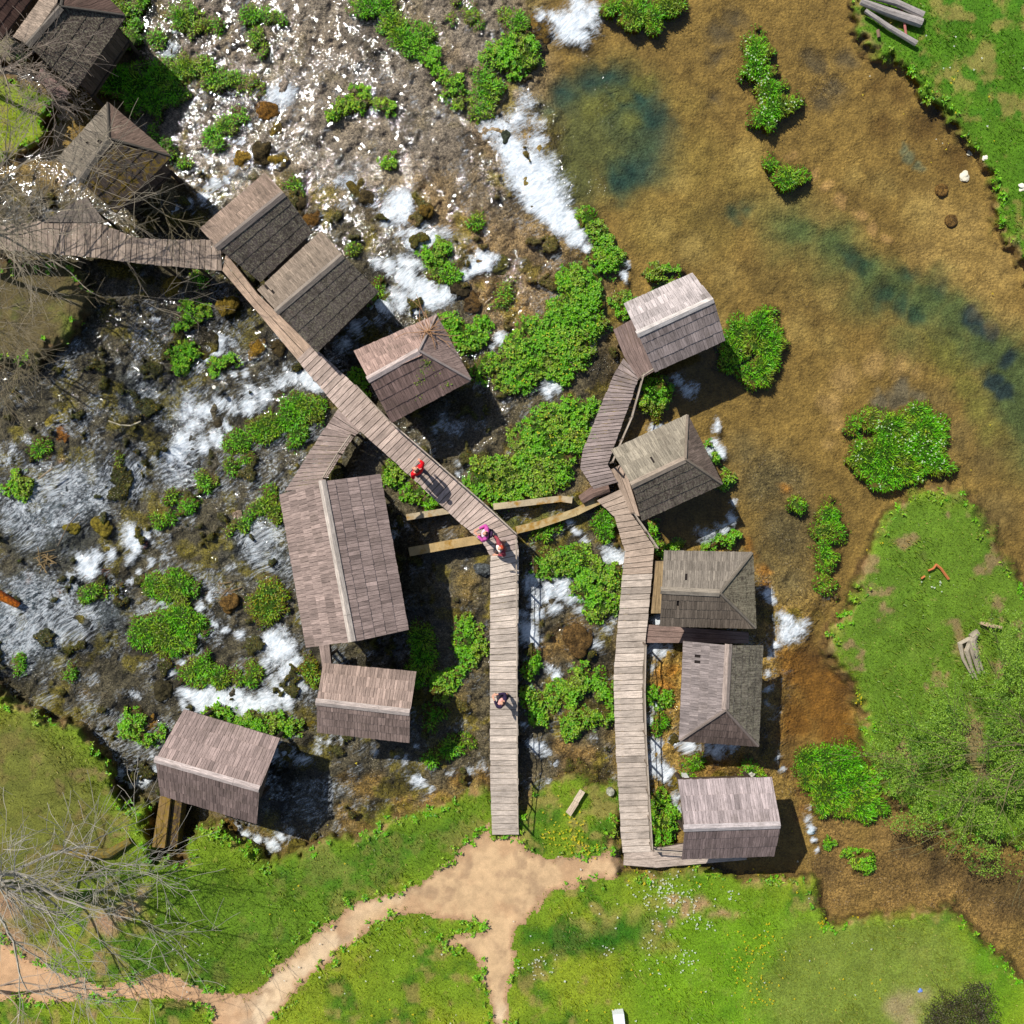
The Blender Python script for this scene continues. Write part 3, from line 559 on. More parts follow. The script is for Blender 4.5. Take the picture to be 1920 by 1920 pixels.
# foam: x y r intensity
FOAM = """915 240 16 .7 940 240 20 .9 965 225 20 .8 985 190 18 .6 1000 235 16 .5 950 275 18 1.1 975 300 24 1.4 1000 330 26 1.5 1020 360 26 1.5 1035 388 22 1.3 1052 412 20 1.3 1072 440 16 1.2 1090 465 10 1.0 1050 345 20 .55 1025 300 18 .5 1000 265 18 .7 1045 380 18 .6
1015 25 10 .8 1040 35 14 .9 1070 45 22 1.25 1090 30 18 1.2 1085 65 18 .8 1110 15 16 .9 1115 45 18 .5 1085 5 18 .9
525 178 22 .9 510 185 14 .7 540 172 12 .7 487 205 8 .5 465 230 7 .5 452 262 8 .6 448 290 8 .6 440 320 9 .7 425 338 9 .8 405 350 12 .8 388 375 12 .8 360 392 10 .7 330 398 10 .7 385 322 7 .6 395 290 7 .5 330 62 8 .5 315 90 9 .6 305 100 12 .6
745 385 20 1.1 730 400 18 1.0 755 405 14 .9 700 380 12 .4 650 335 14 .7 630 330 9 .6 640 380 14 .4 600 340 12 .3 785 435 16 .8 805 455 16 .8 830 450 14 .6 775 455 12 .8 760 435 10 .7
700 500 16 .7 730 505 18 .8 765 495 18 .8 760 525 18 1.0 785 545 18 1.1 810 560 18 1.1 835 555 16 1.0 745 560 18 .9 715 575 16 .8 690 600 18 .7 665 620 16 .7 640 645 14 .6 865 515 12 .9 885 500 14 1.0 905 490 14 1.1 925 485 10 .8 860 540 10 .8 780 580 14 .7
600 712 14 1.2 575 710 16 1.1 550 712 16 .9 525 725 18 .8 500 740 18 .8 478 730 18 .7 470 755 16 .9 440 760 16 .7 415 760 16 .7 385 775 18 .9 360 770 16 .9 370 800 16 .8 350 825 18 1.0 335 840 16 .9 320 852 14 .8 385 835 14 .8 410 825 14 .8 430 800 12 .7 360 745 16 .6 345 780 14 .7 540 690 14 .5
410 640 12 .9 405 660 12 1.0 392 680 9 .8 380 695 7 .6 430 650 10 .4 420 712 8 .6 445 705 8 .7 465 698 8 .7 285 575 8 .4 288 600 8 .5 275 560 8 .35 240 740 9 .4 265 740 12 .4 290 735 10 .4 220 680 8 .35 250 665 8 .35
290 862 8 .5 270 878 10 .6 250 890 12 .6 225 905 14 .7 200 925 14 .6 175 945 14 .55 150 960 12 .5 125 978 12 .55 100 985 10 .6 75 995 9 .6 50 950 12 .6 80 960 8 .6 30 840 14 .4 60 830 12 .4 15 860 14 .4 90 850 10 .3 20 1000 16 .35
240 1005 18 1.0 255 1020 16 1.0 270 1005 12 .7 295 1000 10 .6 245 1040 12 .7 200 1035 12 .6 175 1045 12 .9 160 1060 16 1.1 145 1045 10 .8 130 1080 12 .5 135 1100 12 .5 125 1120 14 .4 290 1050 8 .7 270 1065 8 .7 255 1085 8 .6 310 1045 8 .5 60 1110 14 .4 85 1120 14 .45 25 1145 10 .6 5 1135 8 .6 45 1150 10 .5 110 1140 14 .35
400 1165 8 .7 420 1180 10 .8 450 1190 12 .8 480 1205 14 .8 510 1205 16 1.1 525 1225 18 1.1 500 1240 14 .7 545 1255 18 .9 560 1285 18 .8 535 1300 20 1.0 500 1305 18 1.1 475 1318 18 1.2 440 1305 18 1.1 410 1315 22 1.3 380 1305 18 1.3 350 1295 14 1.0 340 1320 12 .7 520 1275 14 .7 385 1130 10 .8 400 1110 8 .7 310 1130 8 .8 330 1126 8 .8 345 1240 8 .6 330 1255 8 .7 320 1235 8 .6 375 1195 7 .5 345 1345 10 .5 255 1300 8 .6 440 1340 8 .4 405 1100 8 .5 505 1250 10 .5
230 1450 10 .7 250 1458 10 1.0 270 1455 12 1.0 290 1440 10 .7 280 1420 8 .5 525 1395 14 .5 545 1410 14 .7 570 1420 10 .6 590 1400 10 .5 520 1415 12 .6 505 1300 10 .9 450 1552 8 .6 470 1568 10 .9 490 1580 11 1.0 515 1585 10 1.0 535 1570 9 .8 555 1560 8 .5 500 1000 12 .4 480 1030 12 .4 430 1060 10 .4 455 1020 8 .4 500 1050 12 .4
1000 1095 14 .8 1010 1120 14 .8 1035 1110 16 .9 1060 1105 16 .9 1075 1125 14 .8 1085 1150 10 .6 1045 1140 14 .7 1015 1150 14 .8 995 1185 20 1.0 1005 1205 16 .9 990 1150 12 .6 1140 1040 18 .9 1155 1055 18 1.0 1130 1055 14 .7 1068 985 7 .8 1075 1005 8 .8 1088 1025 8 .7 1035 1260 12 .6 1045 1272 12 .9 1130 1180 14 .5 1120 1205 14 .5 1145 1165 12 .4 985 1295 9 .6 980 1360 8 .6 1000 1400 16 .8 1015 1415 12 .6 1035 1435 10 .5 1030 1465 10 .5 1115 1385 10 .4 990 1240 8 .4
1230 1165 12 .9 1225 1215 16 .8 1240 1225 14 .7 1225 1255 10 .5 1250 1210 10 .5 1230 1325 14 .6 1225 1350 9 .7 1232 1400 16 .9 1222 1420 14 .8 1235 1440 16 .9 1250 1455 12 .9 1265 1395 10 .7 1288 1400 14 .9 1320 1405 14 .7 1345 1410 16 .8 1370 1405 10 .6 1268 1500 10 .7 1276 1520 10 .9 1262 1488 7 .5
1270 715 14 .6 1290 730 14 .6 1300 715 10 .4 1232 798 12 .8 1250 795 8 .6 1345 795 10 .7 1340 835 14 .9 1352 850 12 .9 1330 850 9 .6 1385 955 9 .6 1375 985 12 .8 1350 1000 12 .6 1325 1010 12 .5 1310 1000 8 .4
1440 1112 12 .9 1450 1128 10 .8 1475 1165 14 .8 1490 1180 18 .9 1470 1185 16 .9 1450 1205 10 .8 1440 1222 10 .6 1505 1170 12 .6 1430 1265 8 .6 1432 1295 9 .6 1428 1320 6 .4 1463 1420 7 .6 1468 1440 7 .6 1510 1530 9 .6 1518 1550 10 .8 1522 1575 6 .8 1530 1595 6 .8 1515 1510 7 .4
940 630 14 .9 950 640 10 .8 925 650 8 .5 1035 728 12 .9 1025 742 10 .8 1045 735 8 .6 1162 520 8 .8 1170 500 7 .5 835 790 14 .5 850 800 14 .5 820 800 10 .5 780 835 10 .3 865 870 6 .6 862 890 6 .6 860 870 8 .4 840 960 8 .4 750 985 10 .4 735 1005 12 .5 760 1000 8 .4
790 1468 12 .7 810 1480 9 .6 780 1462 8 .8 730 1425 10 .5 755 1430 10 .5 700 1405 9 .5 850 1450 10 .5 880 1445 10 .5 900 1440 10 .4 690 1225 8 .35 700 1240 8 .35 480 1420 10 .4 610 1385 9 .5 640 1385 9 .4 780 1400 8 .4 590 1385 8 .6"""
FM = np.zeros(PX.shape)
fv_ = np.array([float(v) for v in FOAM.split()]).reshape(-1, 4)
WX2 = PX + (WX - PX) * .8; WY2 = PY + (WY - PY) * .8
for x, y, r, k in fv_:
    rr = r * (2.15 + .4 * (k > 1)); w = win(x - rr, x + rr, y - rr, y + rr, 30)
    d = np.hypot(WX2[w] - x, WY2[w] - y) / rr
    FM[w] = np.maximum(FM[w], k * 1.2 * np.exp(-(d / .52) ** 2.0))
lr = sst(PY, 500, 640) * (1 - sst(PX, 620, 760)) * rap
FM = np.maximum(FM, lr * (.28 * sst(fbm(PX, PY, 46, 4, 97), .46, .64)))
FM = np.maximum(FM, lr * .46 * sst(chainf("60 950 60 140 930 50 230 900 40 60 1130 60 20 1190 60 120 1160 50 340 870 30 500 1020 40 300 1150 20"), -50, 20) * (.5 + fbm(PX, PY, 30, 3, 98)))
FM = np.maximum(FM, rap * .22 * sst(fbm(PX, PY, 34, 4, 96), .52, .66))
FM = FM * (1 + .5 * (fbm(PX, PY, 20, 3, 95) - .5))
FM = FM * (1 - sst(TALL, -2, 4)) * (1 - .9 * sst(MSK, .4, .9) * (FM < .35))
RO = .24 + .26 * rap + .3 * sst(FM, .2, .8)
RO = RO * np.where(rap < .5, .3 + 2.3 * sst(chainf("1060 330 110 1100 230 90 1150 130 60 1000 300 80 1080 80 70 1340 120 50 1560 150 40"), -40, 60), 1)
RO = RO * (1 - .75 * sst(chainf("950 960 90 1060 945 40 860 990 30"), 0, 20))
RO = RO * (.15 + 1.7 * sst(fbm(PX, PY, 50, 4, 99), .25, .75))
# flow aligned coordinates: water runs from the upper right to the lower left
th = math.radians(215)
u_ = (PX * math.cos(th) - PY * math.sin(th)) / PPM; v_ = (PX * math.sin(th) + PY * math.cos(th)) / PPM
FG = np.stack([u_ * .50 + (fbm(PX, PY, 80, 2, 103) - .5) * .7, v_ * 1.25 + (fbm(PX, PY, 80, 2, 104) - .5) * .7, 0 * u_], -1)
inframe = (np.abs(PX - 960) < 1200) & (np.abs(PY - 960) < 1200)
wm = (LF < 10) & (TZ < WZ + .35) & inframe
swell = (fbm(PX, PY, 30, 3, 111) - .5) * .10 * rap + (fbm(PX, PY, 14, 2, 113) - .5) * .10 * sst(FM, .3, .9)
sub_mesh('water', wm, WZ + swell, M['water'], gr=FG, fo=dict(foam=FM, rough=RO))
# ------------------------------------------------------------------ mills and huts
def jit(c, a=.12): return np.clip(np.asarray(c) * (1 + (random.random() - .5) * 2 * a), 0, 1)
def slope(mb, E0, E1, R0, R1, courses, bw, col, hipA=None, thick=.018, rough=1.0, miss=0.0):
    """shingled roof slope. gable: E0 E1 eave, R0 R1 ridge. hip at the E1 end: pass hipA=True (ridge shorter); triangle: R0 is R1"""
    E0, E1, R0, R1 = [np.asarray(p, float) for p in (E0, E1, R0, R1)]
    e = E1 - E0; L = np.linalg.norm(e)
    if R0 is R1 or np.linalg.norm(R0 - R1) < 1e-6:
        sF = np.dot(R0 - E0, e) / L ** 2; T = R0 - (E0 + sF * e)
        f = lambda s, t: E0 + s * e + t * T
        lo = lambda t: sF * t; hi = lambda t: 1 - (1 - sF) * t
    elif hipA:
        T = R0 - E0; sR = np.dot(R1 - R0, e) / L ** 2
        f = lambda s, t: E0 + s * e + t * T
        lo = lambda t: 0.0; hi = lambda t: 1 - (1 - sR) * t
    else:
        f = lambda s, t: (E0 * (1 - s) + E1 * s) * (1 - t) + (R0 * (1 - s) + R1 * s) * t
        lo = lambda t: 0.0; hi = lambda t: 1.0
    n = np.cross(e, (R0 + R1) / 2 - (E0 + E1) / 2); n /= np.linalg.norm(n); n = n if n[2] > 0 else -n
    T2 = np.linalg.norm((R0 + R1) / 2 - (E0 + E1) / 2)
    # underlay sheet of dark boards
    k = 6
    for i in range(k):
        t0, t1 = i / k, (i + 1) / k
        mb.board(f(lo(t0) + .01, t0) - n * .03, f(hi(t0) - .01, t0) - n * .03, f(hi(t1) - .005, t1) - n * .03, f(lo(t1) + .005, t1) - n * .03, .02, lin((44, 36, 32)))
    nb = max(6, int(L / bw))
    for c in range(courses):
        t0 = c / courses; t1 = min(1.0, (c + 1) / courses + .28 / courses)
        cc = jit(col, .07); s = -.002
        while s < 1.0:
            w = (1.0 / nb) * random.uniform(.7, 1.35); s1 = min(1.0, s + w * .93)
            if random.random() < miss: s += w; continue
            j0 = t0 - random.random() * .05 / courses * rough - (.012 if c == 0 else 0)
            a0, a1 = max(s, lo(max(j0, 0))), min(s1, hi(max(j0, 0))); b0, b1 = max(s, lo(t1)), min(s1, hi(t1))
            if a1 - a0 > .1 * w or b1 - b0 > .1 * w:
                a1 = max(a1, a0 + .001); b0 = min(b0, hi(t1)); b1 = max(b1, b0 + .001)
                lift = .034 + random.random() * .012 * rough; up = random.random() * .010 * rough
                q = jit(cc, .2) * (1.2 if random.random() < .06 else 1) * (.78 if random.random() < .05 else 1)
                mb.board(f(a0, j0) + n * lift, f(a1, j0) + n * (lift + up - .004), f(b1, t1) + n * (.010 + up), f(b0, t1) + n * .010, thick, q)
            s += w
def corners(l): return [float(v) for v in l.split()]
def hut(name, label, eave, ridge, spec, kind, rz, courses, bw, cols, mats=('wood', 'wood', 'wood'), floor=.6, cap=(190, 172, 160), door=0, cat='water mill', capw=.14, over=.52, miss=(0, 0, 0), group='old wooden water mills over the stream', walls=True, posts=True):
    """spec px: A eave side (a0 a1), ridge (r0 r1), B eave side (b0 b1); 0 = gable end, 1 = far end (hip when kind='hip')"""
    ridge = eave + .93 * (ridge - eave); v = corners(spec); a0, a1, r0, r1, b0, b1 = [P(v[2 * i], v[2 * i + 1], ridge if i in (2, 3) else eave) for i in range(6)]
    ctr = (a0 + a1 + b0 + b1) / 4
    gz = float(tz(960 + ctr[0] * PPM, 960 - ctr[1] * PPM)); gz = min(gz, floor - .15)
    R = root(name, (ctr[0], ctr[1], gz), label, cat, group)
    hip = kind == 'hip'
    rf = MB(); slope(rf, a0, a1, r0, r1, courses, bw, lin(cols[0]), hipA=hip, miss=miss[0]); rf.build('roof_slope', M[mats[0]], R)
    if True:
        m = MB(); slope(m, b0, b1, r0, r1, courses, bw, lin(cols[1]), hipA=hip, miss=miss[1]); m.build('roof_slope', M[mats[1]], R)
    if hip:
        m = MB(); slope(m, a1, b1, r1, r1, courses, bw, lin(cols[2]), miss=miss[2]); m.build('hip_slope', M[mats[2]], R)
        m = MB()
        for q in (a1, b1):
            m = MB(); m.tube([r1 + (0, 0, .05), (r1 + q) / 2 + (0, 0, .055), q + (0, 0, .05)], .055, jit(lin(cap) * .62), 6, .2); m.build('hip_cap', M['wood'], R)
    # ridge boards in lengths
    m = MB(); L = np.linalg.norm(r1 - r0); k = max(2, int(L / .95)); d = (r1 - r0) / L; sl = np.cross(d, (0, 0, 1)); sl /= np.linalg.norm(sl)
    for i in range(k):
        p = r0 - d * .05 + (r1 - r0 + d * .05) * (i / k) ; q = r0 + (r1 - r0) * ((i + 1) / k) - d * .02
        cc = jit(lin(cap), .05)
        for sg in (1, -1):
            dz = np.array([0, 0, .075 + random.random() * .004]); o = sl * sg * capw; dn = np.array([0, 0, -capw * .66])
            m.board(p + dz, p + dz + o + dn, q + dz + o + dn, q + dz, .028, cc * (1 if sg > 0 else .95))
    m.build('ridge_cap', M['wood'], R)
    if not walls: return R
    # walls set in from the eaves
    e = (a1 - a0); e /= np.linalg.norm(e); x = (b0 - a0); x -= e * np.dot(x, e); x /= np.linalg.norm(x)
    def ins(p, se, sx): q = p + e * se * over * .8 + x * sx * over; return np.array([q[0], q[1], 0])
    c = [ins(a0, 1, 1), ins(a1, -1, 1), ins(b1, -1, -1), ins(b0, 1, -1)]
    top = eave + over * (ridge - eave) / (np.linalg.norm(b0 - a0) / 2) - .06
    rm0 = r0 + e * over * .8; rm1 = r1
    wc = lin((112, 92, 80))
    w = MB()
    for i in range(4):
        p, q = c[i], c[(i + 1) % 4]; L = np.linalg.norm(q - p); d = (q - p) / L; nn = np.cross(d, (0, 0, 1)); k = max(4, int(L / .2))
        gab = (i == 3) or (i == 1 and not hip)
        for j in range(k):
            s0_, s1_ = j / k, (j + 1) / k - .01 / L
            hz = []
            for s_ in (s0_, s1_):
                g = top + ((ridge - top) * (1 - abs(2 * s_ - 1)) - .05 if gab else 0); hz.append(g)
            A = p + d * L * s0_; Bq = p + d * L * s1_
            w.board(np.array([A[0], A[1], floor]), np.array([Bq[0], Bq[1], floor]), np.array([Bq[0], Bq[1], hz[1]]), np.array([A[0], A[1], hz[0]]), .04, jit(wc, .2), up=nn)
    w.build('wall', M['wood'], R)
    # door on the gable end, with frame and handle
    p, q = c[3], c[0]; d = (q - p) / np.linalg.norm(q - p); nn = np.cross(d, (0, 0, 1)); mid = (p + q) / 2 + nn * .012
    dd = MB()
    for j in range(4):
        A = mid + d * (-.36 + j * .18); Bq = A + d * .17
        dd.board(np.array([A[0], A[1], floor + .04]), np.array([Bq[0], Bq[1], floor + .04]), np.array([Bq[0], Bq[1], floor + 1.62]), np.array([A[0], A[1], floor + 1.62]), .03, jit(lin((92, 70, 56)), .15), up=nn)
    do = dd.build('door', M['wood'], R)
    hb = MB(); A = mid + d * .26 + nn * .03 + np.array([0, 0, floor + .85]); hb.bar(A, A + np.array([0, 0, .16]), .02, .03, lin((60, 56, 52))); hb.build('handle', M['cloth'], do)
    fl = MB(); k = 8
    for j in range(k):
        A = c[0] + (c[3] - c[0]) * (j / k); Bq = c[0] + (c[3] - c[0]) * ((j + .95) / k); Cq = c[1] + (c[2] - c[1]) * ((j + .95) / k); D = c[1] + (c[2] - c[1]) * (j / k)
        z = np.array([0, 0, floor]); fl.board(A + z, Bq + z, Cq + z, D + z, .05, jit(wc, .1))
    fl.build('floor_boards', M['wood'], R)
    if posts:
        for q in c:
            px_, py_ = 960 + q[0] * PPM, 960 - q[1] * PPM; g = float(tz(px_, py_)) - .1
            t = MB(); t.tube([(q[0], q[1], g), (q[0], q[1], floor - .05)], .09, lin((74, 60, 48)), 7, .1); t.build('post', M['wood'], R)
        for A, Bq in ((c[0], c[1]), (c[3], c[2])):
            b = MB(); b.bar(A + np.array([0, 0, floor - .13]), Bq + np.array([0, 0, floor - .13]), .14, .15, lin((88, 70, 56))); b.build('floor_beam', M['wood'], R)
    # eave poles
    for A, Bq in ((a0, a1), (b0, b1)):
        b = MB(); b.tube([A + (0, 0, -.07), Bq + (0, 0, -.07)], .04, lin((96, 78, 66)), 5); b.build('eave_pole', M['wood'], R)
    return R

G_ = (150, 128, 114)
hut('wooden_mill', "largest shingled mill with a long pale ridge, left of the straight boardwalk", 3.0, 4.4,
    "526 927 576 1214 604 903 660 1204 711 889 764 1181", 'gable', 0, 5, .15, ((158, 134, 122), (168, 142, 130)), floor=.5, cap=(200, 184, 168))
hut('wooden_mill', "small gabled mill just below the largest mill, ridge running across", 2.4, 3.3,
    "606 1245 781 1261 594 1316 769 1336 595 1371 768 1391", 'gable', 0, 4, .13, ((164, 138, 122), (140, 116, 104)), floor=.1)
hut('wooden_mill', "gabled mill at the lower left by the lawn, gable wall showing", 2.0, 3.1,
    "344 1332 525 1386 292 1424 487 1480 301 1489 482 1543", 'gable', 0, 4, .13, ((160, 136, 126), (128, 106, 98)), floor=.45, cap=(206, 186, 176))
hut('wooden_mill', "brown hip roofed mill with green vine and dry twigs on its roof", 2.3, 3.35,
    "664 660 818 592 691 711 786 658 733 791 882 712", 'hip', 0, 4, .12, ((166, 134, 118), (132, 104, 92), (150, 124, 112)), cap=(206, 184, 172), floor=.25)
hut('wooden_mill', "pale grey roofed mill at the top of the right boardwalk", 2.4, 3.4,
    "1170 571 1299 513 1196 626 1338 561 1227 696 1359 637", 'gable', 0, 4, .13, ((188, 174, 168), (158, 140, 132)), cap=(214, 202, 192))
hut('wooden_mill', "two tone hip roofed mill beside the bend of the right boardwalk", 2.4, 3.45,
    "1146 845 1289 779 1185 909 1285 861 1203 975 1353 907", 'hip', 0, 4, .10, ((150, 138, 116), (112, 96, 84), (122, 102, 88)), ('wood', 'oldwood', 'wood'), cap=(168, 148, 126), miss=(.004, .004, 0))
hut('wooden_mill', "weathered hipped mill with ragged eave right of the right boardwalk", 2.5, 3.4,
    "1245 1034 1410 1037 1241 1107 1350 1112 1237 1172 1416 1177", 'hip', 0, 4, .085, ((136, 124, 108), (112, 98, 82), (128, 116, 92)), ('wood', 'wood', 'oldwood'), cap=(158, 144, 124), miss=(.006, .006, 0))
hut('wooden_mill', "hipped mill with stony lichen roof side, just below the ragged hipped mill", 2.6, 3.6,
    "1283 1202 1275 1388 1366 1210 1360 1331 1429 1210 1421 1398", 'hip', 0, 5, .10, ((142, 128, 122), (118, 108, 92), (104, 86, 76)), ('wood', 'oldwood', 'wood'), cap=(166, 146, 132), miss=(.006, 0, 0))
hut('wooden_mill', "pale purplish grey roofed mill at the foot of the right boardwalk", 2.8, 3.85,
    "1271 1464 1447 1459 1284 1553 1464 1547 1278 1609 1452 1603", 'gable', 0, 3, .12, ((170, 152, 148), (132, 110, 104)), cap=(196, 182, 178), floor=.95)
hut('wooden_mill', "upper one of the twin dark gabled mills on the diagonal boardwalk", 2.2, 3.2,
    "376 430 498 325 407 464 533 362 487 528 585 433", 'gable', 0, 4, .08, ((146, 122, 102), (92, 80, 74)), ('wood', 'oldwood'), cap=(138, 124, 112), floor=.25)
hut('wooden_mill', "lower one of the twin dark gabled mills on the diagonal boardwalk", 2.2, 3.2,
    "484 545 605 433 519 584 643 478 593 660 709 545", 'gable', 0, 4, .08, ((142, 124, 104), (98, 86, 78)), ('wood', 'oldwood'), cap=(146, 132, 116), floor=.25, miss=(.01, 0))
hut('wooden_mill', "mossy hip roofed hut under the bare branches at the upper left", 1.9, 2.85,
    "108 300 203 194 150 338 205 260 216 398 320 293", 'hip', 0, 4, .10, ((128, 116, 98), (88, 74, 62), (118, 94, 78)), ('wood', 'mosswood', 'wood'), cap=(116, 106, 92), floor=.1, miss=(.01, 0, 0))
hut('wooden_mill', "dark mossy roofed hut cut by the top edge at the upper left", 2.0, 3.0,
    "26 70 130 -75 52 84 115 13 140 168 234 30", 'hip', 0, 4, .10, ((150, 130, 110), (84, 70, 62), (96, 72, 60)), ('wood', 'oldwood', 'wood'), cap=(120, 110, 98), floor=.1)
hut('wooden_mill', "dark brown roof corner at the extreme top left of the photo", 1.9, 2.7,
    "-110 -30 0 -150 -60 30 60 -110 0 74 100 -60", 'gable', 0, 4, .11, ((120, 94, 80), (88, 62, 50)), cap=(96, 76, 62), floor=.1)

# ------------------------------------------------------------------ boardwalks
def interp(pts, n):
    p = np.array(pts, float); d = np.r_[0, np.cumsum(np.hypot(*np.diff(p[:, :2], axis=0).T))]; s = np.linspace(0, d[-1], n)
    return np.stack([np.interp(s, d, p[:, k]) for k in range(p.shape[1])], -1)
def deck(mb, Lp, Rp, pitch, col, z=None, overh=.03, along=False, jc=.14):
    """Lp, Rp: matching lists of (px, py, z)"""
    Lp = np.array(Lp, float); Rp = np.array(Rp, float)
    for i in range(len(Lp) - 1):
        l0, l1, r0, r1 = [P(*q) for q in (Lp[i], Lp[i + 1], Rp[i], Rp[i + 1])]
        if along:
            k = max(2, int(round(np.linalg.norm(r0 - l0) / pitch)))
            for j in range(k):
                u0, u1 = j / k, (j + .93) / k; dz = np.array([0, 0, random.random() * .012])
                mb.board(l0 + (r0 - l0) * u0 + dz, l0 + (r0 - l0) * u1 + dz, l1 + (r1 - l1) * u1 + dz, l1 + (r1 - l1) * u0 + dz, .04, jit(lin(col), jc))
        else:
            k = max(1, int(round((np.linalg.norm(l1 - l0) + np.linalg.norm(r1 - r0)) / 2 / pitch)))
            cuts = np.sort(np.clip(np.arange(k + 1) / k + np.r_[0, (np.random.rand(max(k - 1, 0)) - .5) * .35 / k, 0], 0, 1))
            for j in range(k):
                u0 = cuts[j]; u1 = cuts[j + 1] - .026 / max(np.linalg.norm(l1 - l0) , .2); w = (r0 - l0) / np.linalg.norm(r0 - l0)
                e0, e1 = (random.random() * overh for _ in '01'); dz = np.array([0, 0, random.random() * .006])
                u0b = cuts[j]; u1b = cuts[j + 1] - .026 / max(np.linalg.norm(r1 - r0), .2)
                mb.board(r0 + (r1 - r0) * u0b + w * e1 + dz, r0 + (r1 - r0) * u1b + w * e1 + dz, l0 + (l1 - l0) * u1 - w * e0 + dz, l0 + (l1 - l0) * u0 - w * e0 + dz, .04, jit(lin(col), jc + .05) * np.array([1.10, 1.14, 1.14]) * (1.18 if random.random() < .05 else .8 if random.random() < .05 else 1))
def under(parent, Lp, Rp, step=2.2):
    """stringer beams and posts"""
    for side in (Lp, Rp):
        p = [P(a[0], a[1], a[2]) for a in side]; o = [P(a[0], a[1], a[2]) for a in (Rp if side is Lp else Lp)]
        q = [a + (b - a) * .10 - np.array([0, 0, .13]) for a, b in zip(p, o)]
        b = MB()
        for i in range(len(q) - 1): b.bar(q[i], q[i + 1], .11, .15, lin((96, 78, 64)))
        b.build('stringer', M['wood'], parent)
        tot = 0
        for i in range(len(q) - 1):
            L = np.linalg.norm(q[i + 1] - q[i]); k = max(1, int(L / step))
            for j in range(k):
                c = q[i] + (q[i + 1] - q[i]) * ((j + .5) / k); k2 = PPM / (1 - c[2] / HC); g = float(tz(960 + c[0] * PPM, 960 - c[1] * PPM)) - .05
                if g < c[2] - .15:
                    t = MB(); t.tube([(c[0], c[1], g), (c[0], c[1], c[2] - .07)], .07, lin((84, 68, 54)), 6, .1); t.build('post', M['wood'], parent)
def railing(parent, pts, h=.85, step=1.9, r=.03, out=0.0):
    """handrail on posts along deck edge points (px,py,z)"""
    w = [P(*a) for a in pts]; top = [a + np.array([0, 0, h]) for a in w]
    o = MB(); o.tube(top, r, lin((186, 168, 146)), 6, .15); ro = o.build('railing', M['wood'], parent)
    m = MB(); m.tube([a + np.array([0, 0, h * .5]) for a in w], r * .75, lin((160, 142, 122)), 6, .15); m.build('mid_rail', M['wood'], ro)
    for i in range(len(w)):
        seg = [w[i]]
        if i < len(w) - 1:
            L = np.linalg.norm(w[i + 1] - w[i]); k = int(L / step); seg += [w[i] + (w[i + 1] - w[i]) * ((j + 1) / (k + 1)) for j in range(k)]
        for c in seg:
            t = MB(); t.bar(c - np.array([0, 0, .12]), c + np.array([0, 0, h + .03]), .06, .06, lin((140, 122, 104))); t.build('railing_post', M['wood'], ro)
def walk(label, parts, center, rails=(), group='wooden plank walkways over the stream'):
    R = root('boardwalk', P(*center), label, 'boardwalk', group)
    for (Lp, Rp, pitch, col, along) in parts:
        m = MB(); deck(m, Lp, Rp, pitch, col, along=along); m.build('deck', M['wood'], R); under(R, Lp, Rp)
    for rp in rails: railing(R, rp)
    return R
np.random.seed(3)
z1 = .95
walk("main boardwalk running diagonally from the twin gabled mills, then straight down to the dirt path", [
    ([(417, 508, z1), (480, 582, z1), (557, 674, z1)], [(424, 474, z1), (482, 549, z1), (584, 648, z1)], .36, (180, 150, 122), True),
    ([(557, 674, z1), (634, 766, z1), (674, 807, z1), (766, 889, z1), (863, 980, z1), (905, 1016, z1)], [(584, 648, z1), (672, 728, z1), (712, 771, z1), (800, 854, z1), (900, 941, z1), (968, 1001, z1)], .235, (182, 156, 140), False),
    ([(905, 1016, z1), (920, 1042, z1)], [(968, 1001, z1), (972, 1030, z1)], .24, (170, 146, 134), False),
    ([(920, 1042, z1), (919, 1250, .9), (920, 1450, .8), (923, 1566, .52)], [(972, 1030, z1), (970, 1250, .9), (971, 1450, .8), (972, 1566, .52)], .26, (192, 172, 154), False)],
    (905, 1016, .6),
    [[(674, 728, z1), (734, 792, z1), (812, 860, z1), (909, 945, z1), (968, 1000, z1)], [(968, 1008, z1), (969, 1250, .9), (970, 1450, .8), (971, 1540, .6)]])
walk("short side boardwalk forking left off the diagonal boardwalk down to the largest mill", [
    ([(634, 768, z1 - .06), (600, 817, z1 - .06), (534, 922, z1 - .06)], [(676, 806, z1 - .06), (660, 822, z1 - .06), (602, 912, z1 - .06)], .215, (158, 134, 122), False)],
    (600, 850, .6), [[(664, 818, z1), (640, 852, z1), (612, 898, z1)]])
walk("grey plank walkway at the left edge under bare branches", [
    ([(-60, 424, .7), (0, 424, .7), (78, 415, .75), (182, 418, .8), (258, 447, .85), (338, 450, .9), (398, 450, .94), (416, 480, .95)][0:7] + [(415, 472, .95)],
     [(-60, 468, .7), (0, 467, .7), (78, 474, .75), (180, 482, .8), (255, 493, .85), (336, 500, .9), (396, 506, .94), (417, 507, .95)], .26, (150, 128, 110), False)],
    (180, 450, .4), [])
